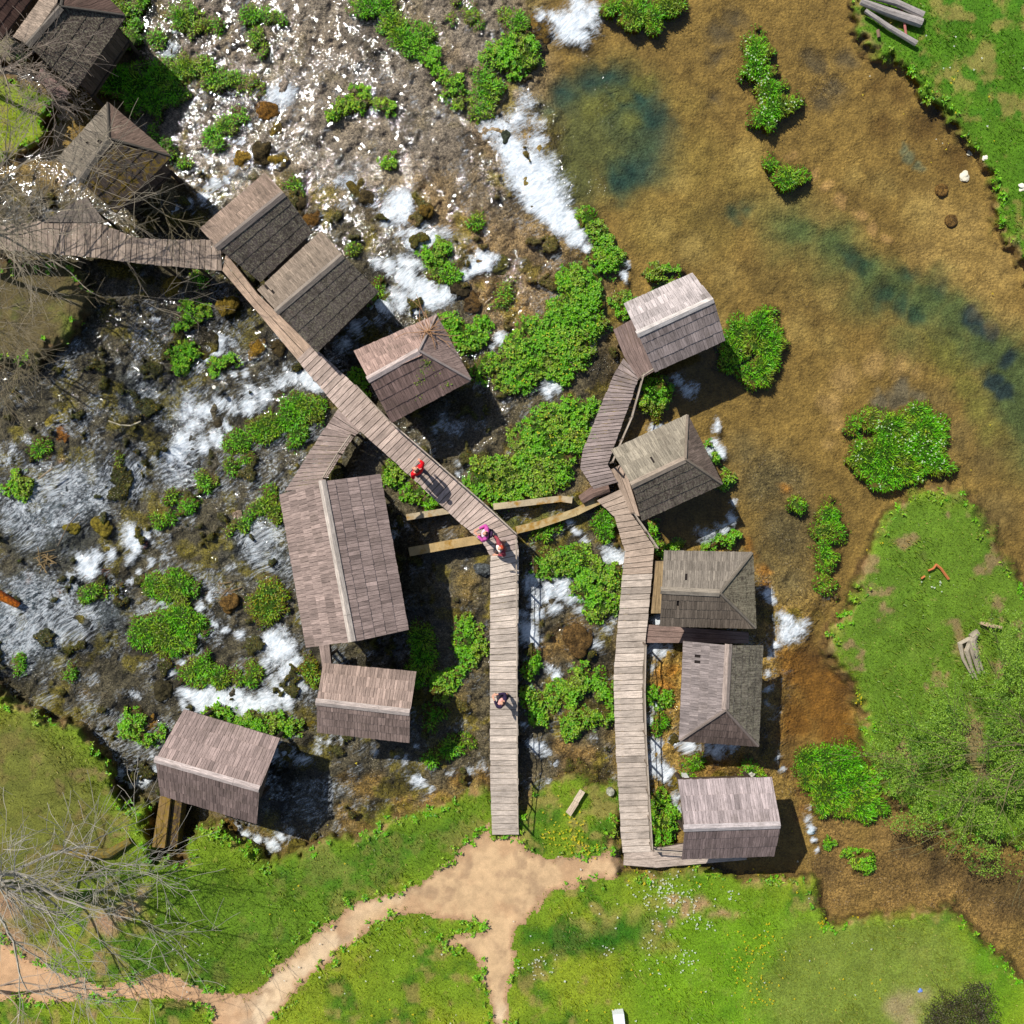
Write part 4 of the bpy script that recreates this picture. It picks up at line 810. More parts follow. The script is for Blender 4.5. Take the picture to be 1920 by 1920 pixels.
walk("winding right boardwalk from the pale grey roofed mill down to the lower landing", [
    ([(1150, 618, .85), (1171, 670, .85), (1198, 712, .85)], [(1200, 590, .85), (1213, 640, .85), (1230, 694, .85)], .17, (136, 112, 102), True),
    ([(1169, 672, .85), (1151, 704, .85), (1127, 761, .85), (1093, 845, .85), (1089, 878, .85), (1114, 918, .8)], [(1200, 706, .85), (1194, 716, .85), (1180, 757, .85), (1150, 839, .85), (1139, 871, .85), (1158, 905, .8)], .16, (150, 130, 122), False),
    ([(1120, 938, .72), (1152, 968, .7), (1166, 1012, .7), (1173, 1035, .7), (1168, 1078, .7)], [(1162, 918, .72), (1184, 964, .7), (1212, 1004, .7), (1226, 1026, .7), (1222, 1076, .7)], .24, (176, 150, 128), False),
    ([(1168, 1078, .75), (1160, 1165, .75), (1152, 1252, .75), (1152, 1322, .75), (1157, 1431, .65), (1165, 1562, .5), (1168, 1600, .46)], [(1222, 1076, .75), (1214, 1163, .75), (1205, 1250, .75), (1204, 1320, .75), (1210, 1430, .65), (1217, 1560, .5), (1219, 1598, .46)], .26, (186, 166, 148), False)],
    (1160, 1050, .5),
    [[(1203, 705, .85), (1181, 785, .85), (1145, 868, .85)], [(1184, 962, .7), (1208, 996, .7), (1228, 1026, .7)], [(1206, 1205, .75), (1204, 1290, .75), (1206, 1370, .7), (1212, 1480, .6), (1218, 1580, .48)], [(1197, 712, .85), (1228, 692, .85)]])
walk("low board landing joining the dirt path to the bottom right mill", [
    ([(1169, 1622, .42), (1230, 1627, .42), (1400, 1612, .42)], [(1170, 1600, .42), (1222, 1592, .42), (1400, 1560, .42)], .3, (196, 174, 154), True)], (1200, 1610, .3),
    [[(1220, 1582, .44), (1282, 1586, .44)]])
walk("reddish plank gangway between the two hipped mills", [
    ([(1212, 1205, .6), (1404, 1206, .6)], [(1212, 1170, .6), (1404, 1186, .6)], .3, (140, 112, 98), True)], (1300, 1190, .2), [])
walk("narrow plank landing beside the two tone hip roofed mill", [
    ([(1183, 965, .7), (1146, 880, .7)], [(1200, 968, .7), (1170, 868, .7)], .16, (178, 152, 128), True)], (1170, 920, .3), [])
walk("mossy plank landing beside the ragged hipped mill", [
    ([(1221, 1150, .6), (1230, 1052, .6)], [(1243, 1150, .6), (1246, 1052, .6)], .16, (160, 132, 84), True)], (1234, 1100, .2), [])
walk("narrow gangway between the largest mill and the small mill below it", [
    ([(604, 1250, .8), (598, 1208, .8)], [(622, 1250, .8), (618, 1208, .8)], .18, (150, 128, 116), True)], (610, 1230, .3), [])
walk("small split board step below the dark hut at the upper left", [
    ([(65, 146, .7), (118, 190, .7)], [(78, 127, .7), (131, 173, .7)], .16, (134, 106, 98), True)], (98, 160, .2), [])
walk("worn triangular plank landing below the mossy hut under the branches", [
    ([(80, 416, .82), (150, 372, .82)], [(200, 418, .82), (162, 370, .82)], .2, (120, 108, 96), True)], (140, 400, .4), [])

# concrete channel and other masonry
def wall_strip(name, label, cat, pts, w, top, bot, col, mat='concrete', group=None):
    """pts px,py centre line"""
    p = [P(a, b, top) for a, b in pts]; m = MB()
    for i in range(len(p) - 1):
        m.bar(p[i] - np.array([0, 0, (top - bot) / 2]), p[i + 1] - np.array([0, 0, (top - bot) / 2]), w, top - bot - .004 * i, jit(lin(col), .06))
    o = m.build(name, M[mat]); return tag(o, label, cat, group)
wall_strip('channel_wall', "upper concrete wall of the mill channel, left of the diagonal boardwalk", 'wall', [(762, 970), (838, 958), (872, 953)], .26, .42, -.6, (176, 160, 130), group='concrete channel walls')
wall_strip('channel_wall', "upper concrete wall of the mill channel, right of the diagonal boardwalk", 'wall', [(925, 950), (960, 946), (1052, 935), (1073, 938)], .26, .42, -.6, (176, 160, 130), group='concrete channel walls')
wall_strip('channel_wall', "lower concrete wall of the mill channel beside the largest mill", 'wall', [(767, 1035), (838, 1022), (903, 1011)], .36, .42, -.6, (176, 150, 104), group='concrete channel walls')
wall_strip('channel_wall', "lower yellow stained channel wall right of the boardwalk corner", 'wall', [(968, 994), (1010, 984), (1080, 960), (1125, 938)], .3, .42, -.6, (172, 152, 110), group='concrete channel walls')
def log(name, label, cat, pts, r, col, mat='wood', group=None, wob=.2, n=8):
    m = MB(); m.tube([P(*a) for a in pts], r, col, n, wob); return tag(m.build(name, M[mat], smooth=False), label, cat, group)
log('old_log', "short dark rounded log under the bend of the right boardwalk", 'log', [(1090, 938, .5), (1112, 924, .62), (1142, 916, .66)], [.2, .24, .2], lin((120, 92, 78)))
m = MB(); a, b, c, d = [P(x, y, .25) for x, y in ((300, 1492), (338, 1502), (328, 1592), (285, 1588))]
m.board(a, a + (b - a) * .52, d + (c - d) * .55, d, .9, lin((136, 104, 40))); dz = np.array([0, 0, -.22])
m.board(a + (b - a) * .55 + dz, b + dz, c + dz, d + (c - d) * .57 + dz, .7, lin((84, 66, 46)))
tag(m.build('mossy_wall', M['mosswood']), "short mossy block wall below the lower left mill", 'wall')
log('mossy_log', "fallen mossy log half buried in the lower left lawn", 'log', [(100, 1588, .35), (150, 1602, .42), (205, 1600, .4), (245, 1576, .34)], [.12, .2, .22, .13], lin((112, 100, 40)), 'mosswood')
for i, (lb, p) in enumerate((("uppermost of the three grey logs at the top right", [(1632, -8, .5), (1680, 5, .5), (1731, 29, .5)]),
                             ("middle and thickest of the three grey logs at the top right", [(1614, 3, .55), (1668, 24, .5), (1728, 44, .5)]),
                             ("lowest and thinnest grey log of the pile at the top right", [(1622, 20, .5), (1668, 52, .48), (1718, 82, .46)]))):
    log('grey_log', lb, 'log', p, [[.12, .14, .15], [.13, .17, .19], [.09, .11, .12]][i], lin((168, 158, 150)), group='grey logs at the top right')
log('red_pole', "faded red pole lying under the grey logs", 'pole', [(1683, -8, .36), (1694, 30, .36), (1699, 66, .36)], .05, lin((190, 96, 84)))
log('short_stick', "short brown stick below the grey logs", 'stick', [(1646, 56, .36), (1648, 70, .36)], .07, lin((132, 102, 80)))
# pale board in the herbs, round stump top, white box, small posts
m = MB(); a, b, c, d = [P(x, y, .5) for x, y in ((1088, 1480), (1097, 1486), (1069, 1530), (1060, 1522))]
m.board(a, b, b + (c - b) * .45, a + (d - a) * .45, .05, lin((214, 190, 156))); m.board(a + (d - a) * .46 + (b - a) * .12, b + (c - b) * .46 + (b - a) * .12, c + (b - a) * .1, d + (b - a) * .1, .05, lin((208, 182, 148)))
tag(m.build('pale_board', M['wood']), "pale notched board lying in the herbs between the boardwalk ends", 'board')
def disc(name, label, cat, px, py, z, r, h, col, mat='rock', n=14, group=None):
    m = MB(); c = P(px, py, z); m.tube([c - np.array([0, 0, h]), c - np.array([0, 0, .03]), c], [r * 1.05, r, r * .86], lin(col), n, .14); return tag(m.build(name, M[mat]), label, cat, group)
disc('stone_slab', "round pale stone slab in the grass beside the right boardwalk", 'stone', 1145, 1486, .45, .17, .2, (186, 184, 160))
disc('sunken_stone', "round brown sunken stone in the shallow right pool, upper one", 'stone', 1767, 355, -.30, .27, .1, (134, 100, 48), group='sunken round stones')
disc('sunken_stone', "fainter round sunken stone in the shallow right pool, lower one", 'stone', 1785, 413, -.31, .26, .1, (130, 98, 50), group='sunken round stones')
m = MB(); a, b, c, d = [P(x, y, .62) for x, y in ((1149, 1903), (1170, 1901), (1173, 1930), (1153, 1932))]
m.board(a, b, c, d, .45, lin((226, 228, 232))); wb = m.build('white_box', M['cloth']); tag(wb, "small white box cut by the bottom edge of the photo", 'box')
m = MB(); m.bar((a + b + c + d) / 4 + np.array([-.12, -.1, .03]), (a + b + c + d) / 4 + np.array([.12, -.1, .03]), .1, .05, lin((190, 196, 206))); m.build('lid', M['cloth'], wb)
m = MB(); a, b, c, d = [P(x, y, .8) for x, y in ((1283, 1457), (1292, 1457), (1292, 1463), (1283, 1463))]; m.board(a, b, c, d, .9, lin((222, 222, 214)))
tag(m.build('white_post', M['cloth']), "white square post head behind the bottom right mill", 'post')
m = MB(); a = P(0, 1107, -.85); b = P(38, 1132, -.85); e = P(33, 1139, -.85); d0 = P(-14, 1118, -.85); m.board(a, d0, e, b, .05, lin((168, 92, 20)))
m.bar(a + (0, 0, .03), b + (0, 0, .03), .06, .1, lin((120, 58, 14))); m.bar(d0 + (0, 0, .03), e + (0, 0, .03), .05, .08, lin((150, 92, 26)))
tag(m.build('rusty_plate', M['rock']), "rusty orange metal trough end in the water at the left edge", 'scrap metal')

def rock(name, label, px, py, r, col, cat='boulder', group=None, mat='rock', sq=.5, z=None, sub=4):
    import bmesh
    bm = bmesh.new(); bmesh.ops.create_icosphere(bm, subdivisions=sub, radius=1.0)
    V = np.array([v.co[:] for v in bm.verts]); F = [tuple(v.index for v in f.verts) for f in bm.faces]; bm.free()
    s = random.randrange(1000); k = 1 + .8 * (fbm(V[:, 0] * 10 + V[:, 2] * 7, V[:, 1] * 10 + V[:, 2] * 5, 9, 3, s) - .5) * 2
    a = random.random() * 3.1; sx, sy = random.uniform(.8, 1.2), random.uniform(.75, 1.1)
    V = V * k[:, None] * np.array([sx, sy, sq]); ca, sa = math.cos(a), math.sin(a)
    V = np.stack([V[:, 0] * ca - V[:, 1] * sa, V[:, 0] * sa + V[:, 1] * ca, V[:, 2]], -1) * (r / PPM)
    zz = float(tz(px, py)) if z is None else z; c = P(px, py, zz)
    up = np.clip(V[:, 2:3] / (r / PPM), -1, 1); cc = np.clip(lin(col) * (1 + .0 * up), 0, 1)
    o = mesh_obj(name, V + c + np.array([0, 0, r / PPM * .12]), F, M[mat], col=np.broadcast_to(cc, V.shape), smooth=True)
    return tag(o, label, cat, group)
MOSS = (122, 100, 30); DK = (74, 62, 34)
for lb, x, y, r, c in [
 ("golden mossy boulder left of the small upper left fall", 500, 215, 20, (120, 84, 30)), ("mossy boulder below the golden one by the upper left fall", 517, 243, 15, MOSS),
 ("broad mossy boulder in the stair of small falls", 490, 290, 24, DK), ("mossy boulder right of the broad one in the stair of small falls", 524, 303, 18, MOSS),
 ("yellowish boulder above the upper twin gable roof", 455, 300, 16, (140, 110, 36)), ("dark pointed rock at the little spill near the top left", 328, 88, 20, (70, 66, 34)),
 ("mossy boulder beside the vivid tuft of the upper twin roof", 565, 385, 18, DK), ("brown boulder below the vivid tuft of the upper twin roof", 585, 412, 16, (110, 78, 30)),
 ("brown mossy rock ridge left of the round middle fall", 672, 352, 20, (96, 82, 30)), ("second brown rock left of the round middle fall", 690, 372, 17, DK),
 ("slim mossy rock right of the middle falls", 800, 395, 12, (110, 86, 30)), ("round mossy rock at the right end of the middle falls", 938, 497, 19, (96, 92, 28)),
 ("golden mossy rock between herb mound and top right fall", 1008, 55, 22, (124, 96, 34)), ("dark mossy rock below the golden one by the top fall", 1015, 90, 18, DK),
 ("brown mossy boulder just left of the diagonal boardwalk", 425, 572, 24, MOSS), ("low mossy boulder under the diagonal boardwalk edge", 482, 655, 16, (132, 100, 28)),
 ("mossy boulder beneath the boardwalk near the twin mills", 520, 650, 20, DK), ("ochre boulder by the blue rapid at the left", 102, 790, 18, (140, 124, 40)),
 ("second ochre boulder behind the first at the left", 122, 780, 13, (126, 112, 38)), ("small orange boulder beside the ochre boulders at the left", 120, 818, 12, (140, 90, 26)),
 ("yellow brown boulder above the two small white falls", 195, 986, 20, (124, 110, 36)), ("olive boulder left of the two small white falls", 138, 990, 13, (120, 108, 34)),
 ("pale flat stone on the shaded grass bank left of the largest mill", 445, 968, 11, (176, 150, 128)), ("little ringed boulder left of the small mill", 587, 1360, 10, (104, 90, 26)),
 ("dark wet boulder in the shade above the vine grown hut", 862, 545, 18, (66, 56, 36)), ("brown wet boulder beside the herb clump above the vine grown hut", 885, 568, 18, (96, 72, 36)),
 ("mossy rock above the hip roofed mill foam", 1262, 1388, 12, (84, 74, 30)), ("brown rock beside the foam of the lowest left mill", 248, 1432, 13, (60, 50, 28)),
 ("dark boulder in the chute above the lowest left mill", 308, 1293, 18, (64, 58, 36)), ("grey wet rock left of the straight boardwalk", 905, 1070, 14, (96, 100, 100)),
 ("tan gravel boulder between the lower boardwalks", 1078, 1195, 26, (108, 82, 44)), ("mossy boulder left of the blossoming dark tuft", 325, 545, 18, MOSS),
 ("dark rock in the middle of the left white rapid", 415, 800, 16, (66, 58, 40)), ("small dark rock standing in the big white fall", 948, 258, 12, (60, 66, 50)),
 ("brown debris covered rock near the tall mossy hummock", 430, 1130, 18, (112, 84, 40)), ("mossy rock at the mouth of the lower chute", 553, 1590, 16, (100, 90, 30)),
 ("brown red rock above the two small white falls", 273, 1018, 9, (96, 60, 56)), ("mossy rock under the curled leafy clump", 285, 1352, 14, (140, 104, 34)),
 ("brown rock beside the lone leafy tuft by the mossy wall", 432, 1552, 14, (116, 90, 36))]:
    rock('mossy_boulder', lb, x, y, r, c, group='mossy boulders in the stream')
for lb, x, y, r in [("largest white stone in the shallows at the right bank", 1809, 331, 9), ("small round white stone above the largest white one", 1817, 288, 5),
                    ("cream coloured stone nearest the right bank grass", 1847, 297, 5), ("pale stone in the grass at the right edge", 1917, 352, 9),
                    ("small white stone on the edge of the left lawn path", 1660, 1512, 5)][:4]:
    rock('white_stone', lb, x, y, r, (236, 226, 205), 'stone', 'white stones at the right bank', 'cloth')
rock('pale_rock', "pale rock just behind the bottom right mill ridge", 1408, 1454, 8, (214, 208, 190), 'stone')
rock('plastic_scrap', "bluish white plastic scrap caught in the stream right of the bottom right mill", 1521, 1557, 6, (190, 226, 232), 'litter', mat='cloth')
rock('blue_litter', "small blue piece of litter on the lower right lawn", 1725, 1857, 4, (110, 140, 220), 'litter', mat='cloth')
m = MB()
for p in ([(1755, 1058, .45), (1765, 1066, .45), (1779, 1086, .42)], [(1740, 1070, .45), (1750, 1066, .46), (1756, 1058, .46)], [(1727, 1085, .42), (1734, 1080, .42)]):
    m.tube([P(*a) for a in p], .05, lin((186, 112, 66)), 5, .4)
tag(m.build('orange_debris', M['cloth']), "broken orange bricks strewn on the right lawn", 'debris')
# weathered tree stump with splayed roots
m = MB(); rt = P(1826, 1196, .4)
for p, r in (([(1828, 1190, .6), (1822, 1200, .62), (1828, 1225, .55), (1836, 1262, .42)], [.12, .2, .16, .06]), ([(1818, 1198, .6), (1800, 1206, .5), (1806, 1235, .42), (1825, 1272, .38)], [.1, .1, .07, .03]),
             ([(1822, 1200, .6), (1812, 1220, .55), (1822, 1252, .45), (1832, 1274, .38)], [.12, .1, .07, .03]), ([(1829, 1222, .5), (1838, 1248, .42), (1846, 1262, .38)], [.09, .07, .03]), ([(1822, 1196, .62), (1832, 1186, .6), (1829, 1182, .6)], [.16, .15, .1])):
    m.tube([P(*a) for a in p], r, jit(lin((172, 158, 132)), .1), 7, .3)
tag(m.build('tree_stump', M['wood']), "bleached splayed tree root lying on the right lawn", 'tree stump')
log('driftwood', "short tan branch on the right lawn above the bleached root", 'log', [(1838, 1168, .45), (1855, 1172, .47), (1878, 1177, .45)], [.06, .1, .07], lin((190, 160, 116)), wob=.5)
log('driftwood', "forked pale stick lying on mossy rocks at the left", 'stick', [(203, 789, -.4), (225, 797, -.38), (245, 798, -.38), (264, 790, -.4)], .03, lin((190, 176, 140)))
log('driftwood', "long thin stick across the ripples near the left edge", 'stick', [(108, 1024, -.7), (128, 985, -.66), (147, 962, -.66)], .025, lin((120, 104, 84)))
log('driftwood', "brown pole end in the water by the left edge tuft", 'stick', [(72, 898, -.5), (98, 878, -.45)], .03, lin((160, 136, 100)))
for lb, x, y, n_, c in (("heap of tan driftwood sticks in the rapids at the left", 85, 1048, 16, (150, 122, 70)), ("heap of brown twigs caught by the tall mossy hummock", 425, 1112, 16, (140, 110, 66)), ("reddish twig pile above the sloping oval tuft", 185, 1078, 12, (120, 74, 46))):
    m = MB(); z0 = float(tz(x, y)) + .1
    for k in range(n_):
        a = random.random() * 3.14; l = random.uniform(8, 20); cx, cy = x + random.gauss(0, 9), y + random.gauss(0, 9); zz = z0 + random.random() * .15
        m.tube([P(cx - l * math.cos(a), cy - l * math.sin(a), zz), P(cx + l * math.cos(a), cy + l * math.sin(a), zz + .03)], .02, jit(lin(c), .3), 4)
    tag(m.build('twig_heap', M['wood']), lb, 'driftwood', 'driftwood heaps in the rapids')
disc('white_lamp_cap', "small white disc on a stick in the left white rapid", 'marker', 401, 726, -.2, .09, .5, (226, 222, 205), 'cloth', 10)
# ------------------------------------------------------------------ grass, herbs
def blades(base, out, length, width, lean, col, tipc=1.35, curve=.5):
    """base (n,3), out azimuth (n,), arrays; returns verts, faces, colours of bent tapering blades"""
    n = len(base); d = np.stack([np.cos(out), np.sin(out), np.zeros(n)], -1); s = np.stack([-np.sin(out), np.cos(out), np.zeros(n)], -1)
    tw = rng.rand(n) * 3.14; s = s * np.cos(tw)[:, None] * .6 + s * .4 + d * np.sin(tw)[:, None] * .4
    L = length[:, None]; w = width[:, None] / 2; ln = lean[:, None]
    up = np.array([0, 0, 1.0]); a1 = ln * .6; a2 = ln * (1 + curve)
    mid = base + L * .5 * (d * np.sin(a1) + up * np.cos(a1)); tip = mid + L * .5 * (d * np.sin(a2) + up * np.cos(a2))
    V = np.stack([base - s * w * .7, base + s * w * .7, mid + s * w, mid - s * w, tip], 1).reshape(-1, 3)
    i = np.arange(n)[:, None] * 5
    F = np.concatenate([i + np.array([[0, 1, 2]]), i + np.array([[0, 2, 3]]), i + np.array([[3, 2, 4]])])
    c = np.repeat(col[:, None, :], 5, 1) * np.array([.8, .8, 1, 1, tipc])[None, :, None]
    return V, F, np.clip(c.reshape(-1, 3), 0, 1)
def leaves(base, out, length, width, tilt, col):
    """pointed oval leaf folded on its midrib"""
    n = len(base); ct, st_ = np.cos(tilt)[:, None], np.sin(tilt)[:, None]
    d = np.stack([np.cos(out), np.sin(out), np.zeros(n)], -1) * ct + np.array([0, 0, 1.0]) * st_
    s = np.stack([-np.sin(out), np.cos(out), np.zeros(n)], -1); L = length[:, None]; w = width[:, None] / 2; up = np.array([0, 0, 1.0])
    V = np.stack([base, base + d * L * .45 + s * w + up * w * .35, base + d * L * .5, base + d * L * .45 - s * w + up * w * .35, base + d * L - up * L * .18], 1).reshape(-1, 3)
    i = np.arange(n)[:, None] * 5
    F = np.concatenate([i + np.array([[0, 2, 1]]), i + np.array([[0, 3, 2]]), i + np.array([[1, 2, 4]]), i + np.array([[2, 3, 4]])])
    c = np.repeat(col[:, None, :], 5, 1) * np.array([.75, 1.05, .85, 1.05, 1.2])[None, :, None]
    return V, F, np.clip(c.reshape(-1, 3), 0, 1)
def field_pts(F, w, dens, thr=0.0, seed=0):
    """random pixel points where field F > thr, density per m2"""
    r = np.random.RandomState(seed); x0, x1, y0, y1 = w
    n = int((x1 - x0) * (y1 - y0) / PPM ** 2 * dens); x = r.uniform(x0, x1, n); y = r.uniform(y0, y1, n)
    v = samp(F, x, y); k = v > thr; return x[k], y[k], v[k]
PALS = {'g': [(96, 184, 10), (134, 206, 20), (62, 150, 10), (168, 212, 34), (128, 140, 40)], 'h': [(110, 184, 14), (146, 204, 26), (70, 148, 12), (172, 210, 46), (120, 134, 40)], 'y': [(150, 168, 22), (106, 164, 16), (176, 152, 30), (70, 128, 12)]}
def pal(keys, n, x, y, r, jitter=.22):
    p = np.array([lin(c) for c in keys]); t = np.clip(fbm(x, y, 26, 3, 131) * 1.9 - .45 + r.randn(n) * .22, 0, .999) * (len(p) - 1)
    i = t.astype(int); f = (t - i)[:, None]; c = p[i] * (1 - f) + p[np.minimum(i + 1, len(p) - 1)] * f
    return c * (1 + (r.rand(n, 1) - .5) * 2 * jitter)
BLOOM = {24: 1, 35: 1, 18: 1, 82: 1}
for k, (lb, kd, s) in enumerate(TUS):
    f = TUF[k]; c = chain(s); w = ((c[:, 0] - c[:, 2]).min() - 25, (c[:, 0] + c[:, 2]).max() + 25, (c[:, 1] - c[:, 2]).min() - 25, (c[:, 1] + c[:, 2]).max() + 25)
    r = np.random.RandomState(900 + k); big = (w[1] - w[0]) * (w[3] - w[2]) > 26000
    gy, gx = np.gradient(f[win(*w, 0)], ST); 
    def outdir(x, y):
        e = 6; return np.arctan2((samp(f, x, y + e) - samp(f, x, y - e)), -(samp(f, x + e, y) - samp(f, x - e, y)))
    Vs, Fs, Cs, nn = [], [], [], 0
    def push(t):
        global nn_; Vs.append(t[0]); Fs.append(t[1] + push.n); Cs.append(t[2]); push.n += len(t[0])
    push.n = 0
    if kd in 'gy':
        x, y, v = field_pts(f, w, 460, -7, 500 + k); q_ = v > -7 * r.rand(len(v)) ** 2; x, y, v = x[q_], y[q_], v[q_]; n = len(x)
        z = tz(x, y) - .03; a = outdir(x, y) + r.randn(n) * .75; L = r.uniform(.13, .30, n) * np.clip(.6 + v / 24, .6, 1.1); ed = np.clip(1 - v / 26, 0, 1)
        push(blades(PA(x, y, z), a, L, r.uniform(.022, .045, n), np.clip(.5 + .75 * ed + r.randn(n) * .3, 0, 1.5), pal(PALS[kd], n, x, y, r)))
        x, y, v = field_pts(f, w, 45, 2, 1500 + k); n = len(x)
        if n: push(leaves(PA(x, y, tz(x, y) + .08), r.uniform(0, 6.28, n), r.uniform(.06, .13, n), r.uniform(.04, .07, n), r.uniform(-.1, .7, n), pal(PALS['h'], n, x, y, r)))
    else:
        x, y, v = field_pts(f, w, 125, -6, 500 + k); m_ = 7          # rosettes
        q_ = fbm(x, y, 16, 3, 141) > .38; x, y = x[q_], y[q_]
        n0 = len(x); hh = r.uniform(.0, .16, n0); sz = r.uniform(.7, 1.35, n0)
        X = np.repeat(x, m_); Y = np.repeat(y, m_); n = len(X); a = r.uniform(0, 6.28, n)
        bz = tz(X, Y) + np.repeat(hh, m_) + r.uniform(-.03, .05, n); SZ = np.repeat(sz, m_)
        if n: push(leaves(PA(X, Y, bz), a, r.uniform(.06, .12, n) * SZ, r.uniform(.04, .07, n) * SZ, r.uniform(-.15, .75, n), pal(PALS['h'], n, X, Y, r)))
        x, y, v = field_pts(f, w, 200, -2, 2500 + k); n = len(x)
        push(blades(PA(x, y, tz(x, y) - .03), outdir(x, y) + r.randn(n), r.uniform(.14, .30, n), r.uniform(.025, .045, n), np.abs(r.randn(n) * .5), pal(PALS['g'], n, x, y, r)))
        x, y, v = field_pts(f, w, 7 if k in (29, 31, 32) else 2, 6, 3500 + k); q_ = fbm(x, y, 40, 2, 171) > .54; x, y = x[q_], y[q_]; n = len(x)
        if n: push(leaves(PA(x, y, tz(x, y) + .3), r.uniform(0, 6.28, n), r.uniform(.05, .09, n), r.uniform(.05, .08, n), r.uniform(-.1, .3, n), np.tile(lin((214, 196, 26)), (n, 1))))
    if k in BLOOM:
        x, y, v = field_pts(f, w, 26, 0, 4500 + k); q = fbm(x, y, 30, 2, 151) > .58; x, y = x[q], y[q]; n = len(x)
        if n: push(leaves(PA(x, y, tz(x, y) + .3), r.uniform(0, 6.28, n), r.uniform(.05, .09, n), r.uniform(.04, .07, n), r.uniform(-.1, .3, n), np.tile(lin((206, 222, 180)), (n, 1))))
    nm = 'herb_patch' if kd == 'h' else 'grass_tussock'
    o = mesh_obj(nm, np.concatenate(Vs), np.concatenate(Fs), M['blade'], col=np.concatenate(Cs))
    tag(o, lb, 'herb patch' if kd == 'h' else 'grass tussock', 'leafy herb patches in the stream' if kd == 'h' else 'grass tussocks in the stream')

# lawn
LG = np.minimum(LF, -PF + 12)
r = np.random.RandomState(41)
bare = (LANDC[..., 0] > LANDC[..., 1] * .92)
x, y, v = field_pts(LG, (-140, 2060, -140, 2060), 165, 0, 42); keep = (r.rand(len(x)) < np.where(samp(bare, x, y), .28, 1.0)) & (r.rand(len(x)) < np.clip(1 - (samp(PF, x, y) + 2) / 14, .06, 1)) & ~((y < 760) & (x < 260) & (r.rand(len(x)) < .45)); x, y = x[keep], y[keep]; n = len(x)
c = samp(LANDC, x, y) * np.array([1.42, 1.25, .9]) * (1 + (r.rand(n, 1) - .5) * .7); straw = r.rand(n) < .06; c[straw] = lin((186, 176, 96))
V, F, Cc = blades(PA(x, y, tz(x, y) - .02), r.uniform(0, 6.28, n), r.uniform(.06, .16, n) * (1 + .8 * (fbm(x, y, 60, 2, 43) > .55)), r.uniform(.025, .045, n), np.abs(r.randn(n) * .6), c)
tag(mesh_obj('grass', V, F, M['blade'], col=Cc), kind='stuff', label="short green lawn grass with straw coloured blades on the banks", cat='grass')
# moss and cress over the rubble of the rapids
x, y, v = field_pts(MSK, (-100, 1200, 300, 1640), 300, .35, 48); q_ = (samp(LF, x, y) < 0) & (samp(TALL, x, y) < 0); x, y = x[q_], y[q_]; n = len(x)
V, F, Cc = blades(PA(x, y, tz(x, y) - .02), r.uniform(0, 6.28, n), r.uniform(.05, .14, n), r.uniform(.025, .05, n), np.abs(r.randn(n) * .8), pal([(150, 116, 22), (118, 110, 24), (80, 112, 20), (72, 60, 22), (166, 140, 40)], n, x, y, r, .35))
tag(mesh_obj('moss', V, F, M['blade'], col=Cc), kind='stuff', label="golden green moss growing over the rubble of the rapids", cat='moss')
# herbs along banks
bank = np.minimum(LG, 30 - LG)
x, y, v = field_pts(bank, (-60, 1980, -60, 1980), 15, 4, 45); k = fbm(x, y, 50, 3, 47) > .44; x, y = x[k], y[k]
X = np.repeat(x, 7); Y = np.repeat(y, 7); n = len(X); hh = np.repeat(r.uniform(0, .2, len(x)), 7)
V, F, Cc = leaves(PA(X, Y, tz(X, Y) + hh), r.uniform(0, 6.28, n), r.uniform(.09, .19, n), r.uniform(.05, .09, n), r.uniform(-.1, .7, n), pal(PALS['h'], n, X, Y, r))
tag(mesh_obj('bank_herbs', V, F, M['blade'], col=Cc), kind='stuff', label="broad leaved herbs fringing the stream banks", cat='herbs')
def flowers(name, label, spots, colr, size, seed, cat):
    spots = [(a, b, c_ * 1.25, max(2, int(d * .6))) for a, b, c_, d in spots]; size *= .8
    q = np.random.RandomState(seed); X = []; Y = []
    for x, y, rr, cnt in spots:
        X.append(x + q.randn(cnt) * rr * .5); Y.append(y + q.randn(cnt) * rr * .5)
    X = np.concatenate(X); Y = np.concatenate(Y); X = np.repeat(X, 3); Y = np.repeat(Y, 3); n = len(X); a = np.tile([0, 2.1, 4.2], n // 3) + np.repeat(q.rand(n // 3), 3) * 6
    s_ = np.repeat(q.uniform(.7, 1.3, n // 3), 3) * size
    V, F, Cc = leaves(PA(X, Y, tz(X, Y) + .14), a, s_, s_ * .9, np.full(n, .05), np.tile(lin(colr), (n, 1)))
    tag(mesh_obj(name, V, F, M['blade'], col=Cc), kind='stuff', label=label, cat=cat)
flowers('yellow_flowers', "yellow buttercups dotted over the lower lawns", [(1040, 1565, 28, 40), (1080, 1575, 26, 55), (1105, 1590, 20, 30), (1060, 1550, 40, 25), (1205, 1635, 30, 26), (1300, 1640, 30, 18), (1420, 1800, 40, 40), (1440, 1760, 30, 25), (1430, 1850, 40, 45), (1390, 1790, 30, 14), (1410, 1870, 30, 22), (1640, 1870, 60, 16),
    (1350, 1800, 200, 70), (735, 1905, 30, 14), (1100, 1912, 20, 6), (560, 1595, 150, 16), (1788, 147, 8, 8), (1800, 150, 200, 30), (1611, 1312, 8, 14), (1540, 1733, 8, 12), (1455, 1570, 60, 8), (1650, 1020, 30, 8), (1750, 850, 80, 12)], (236, 210, 24), .055, 51, 'flowers')
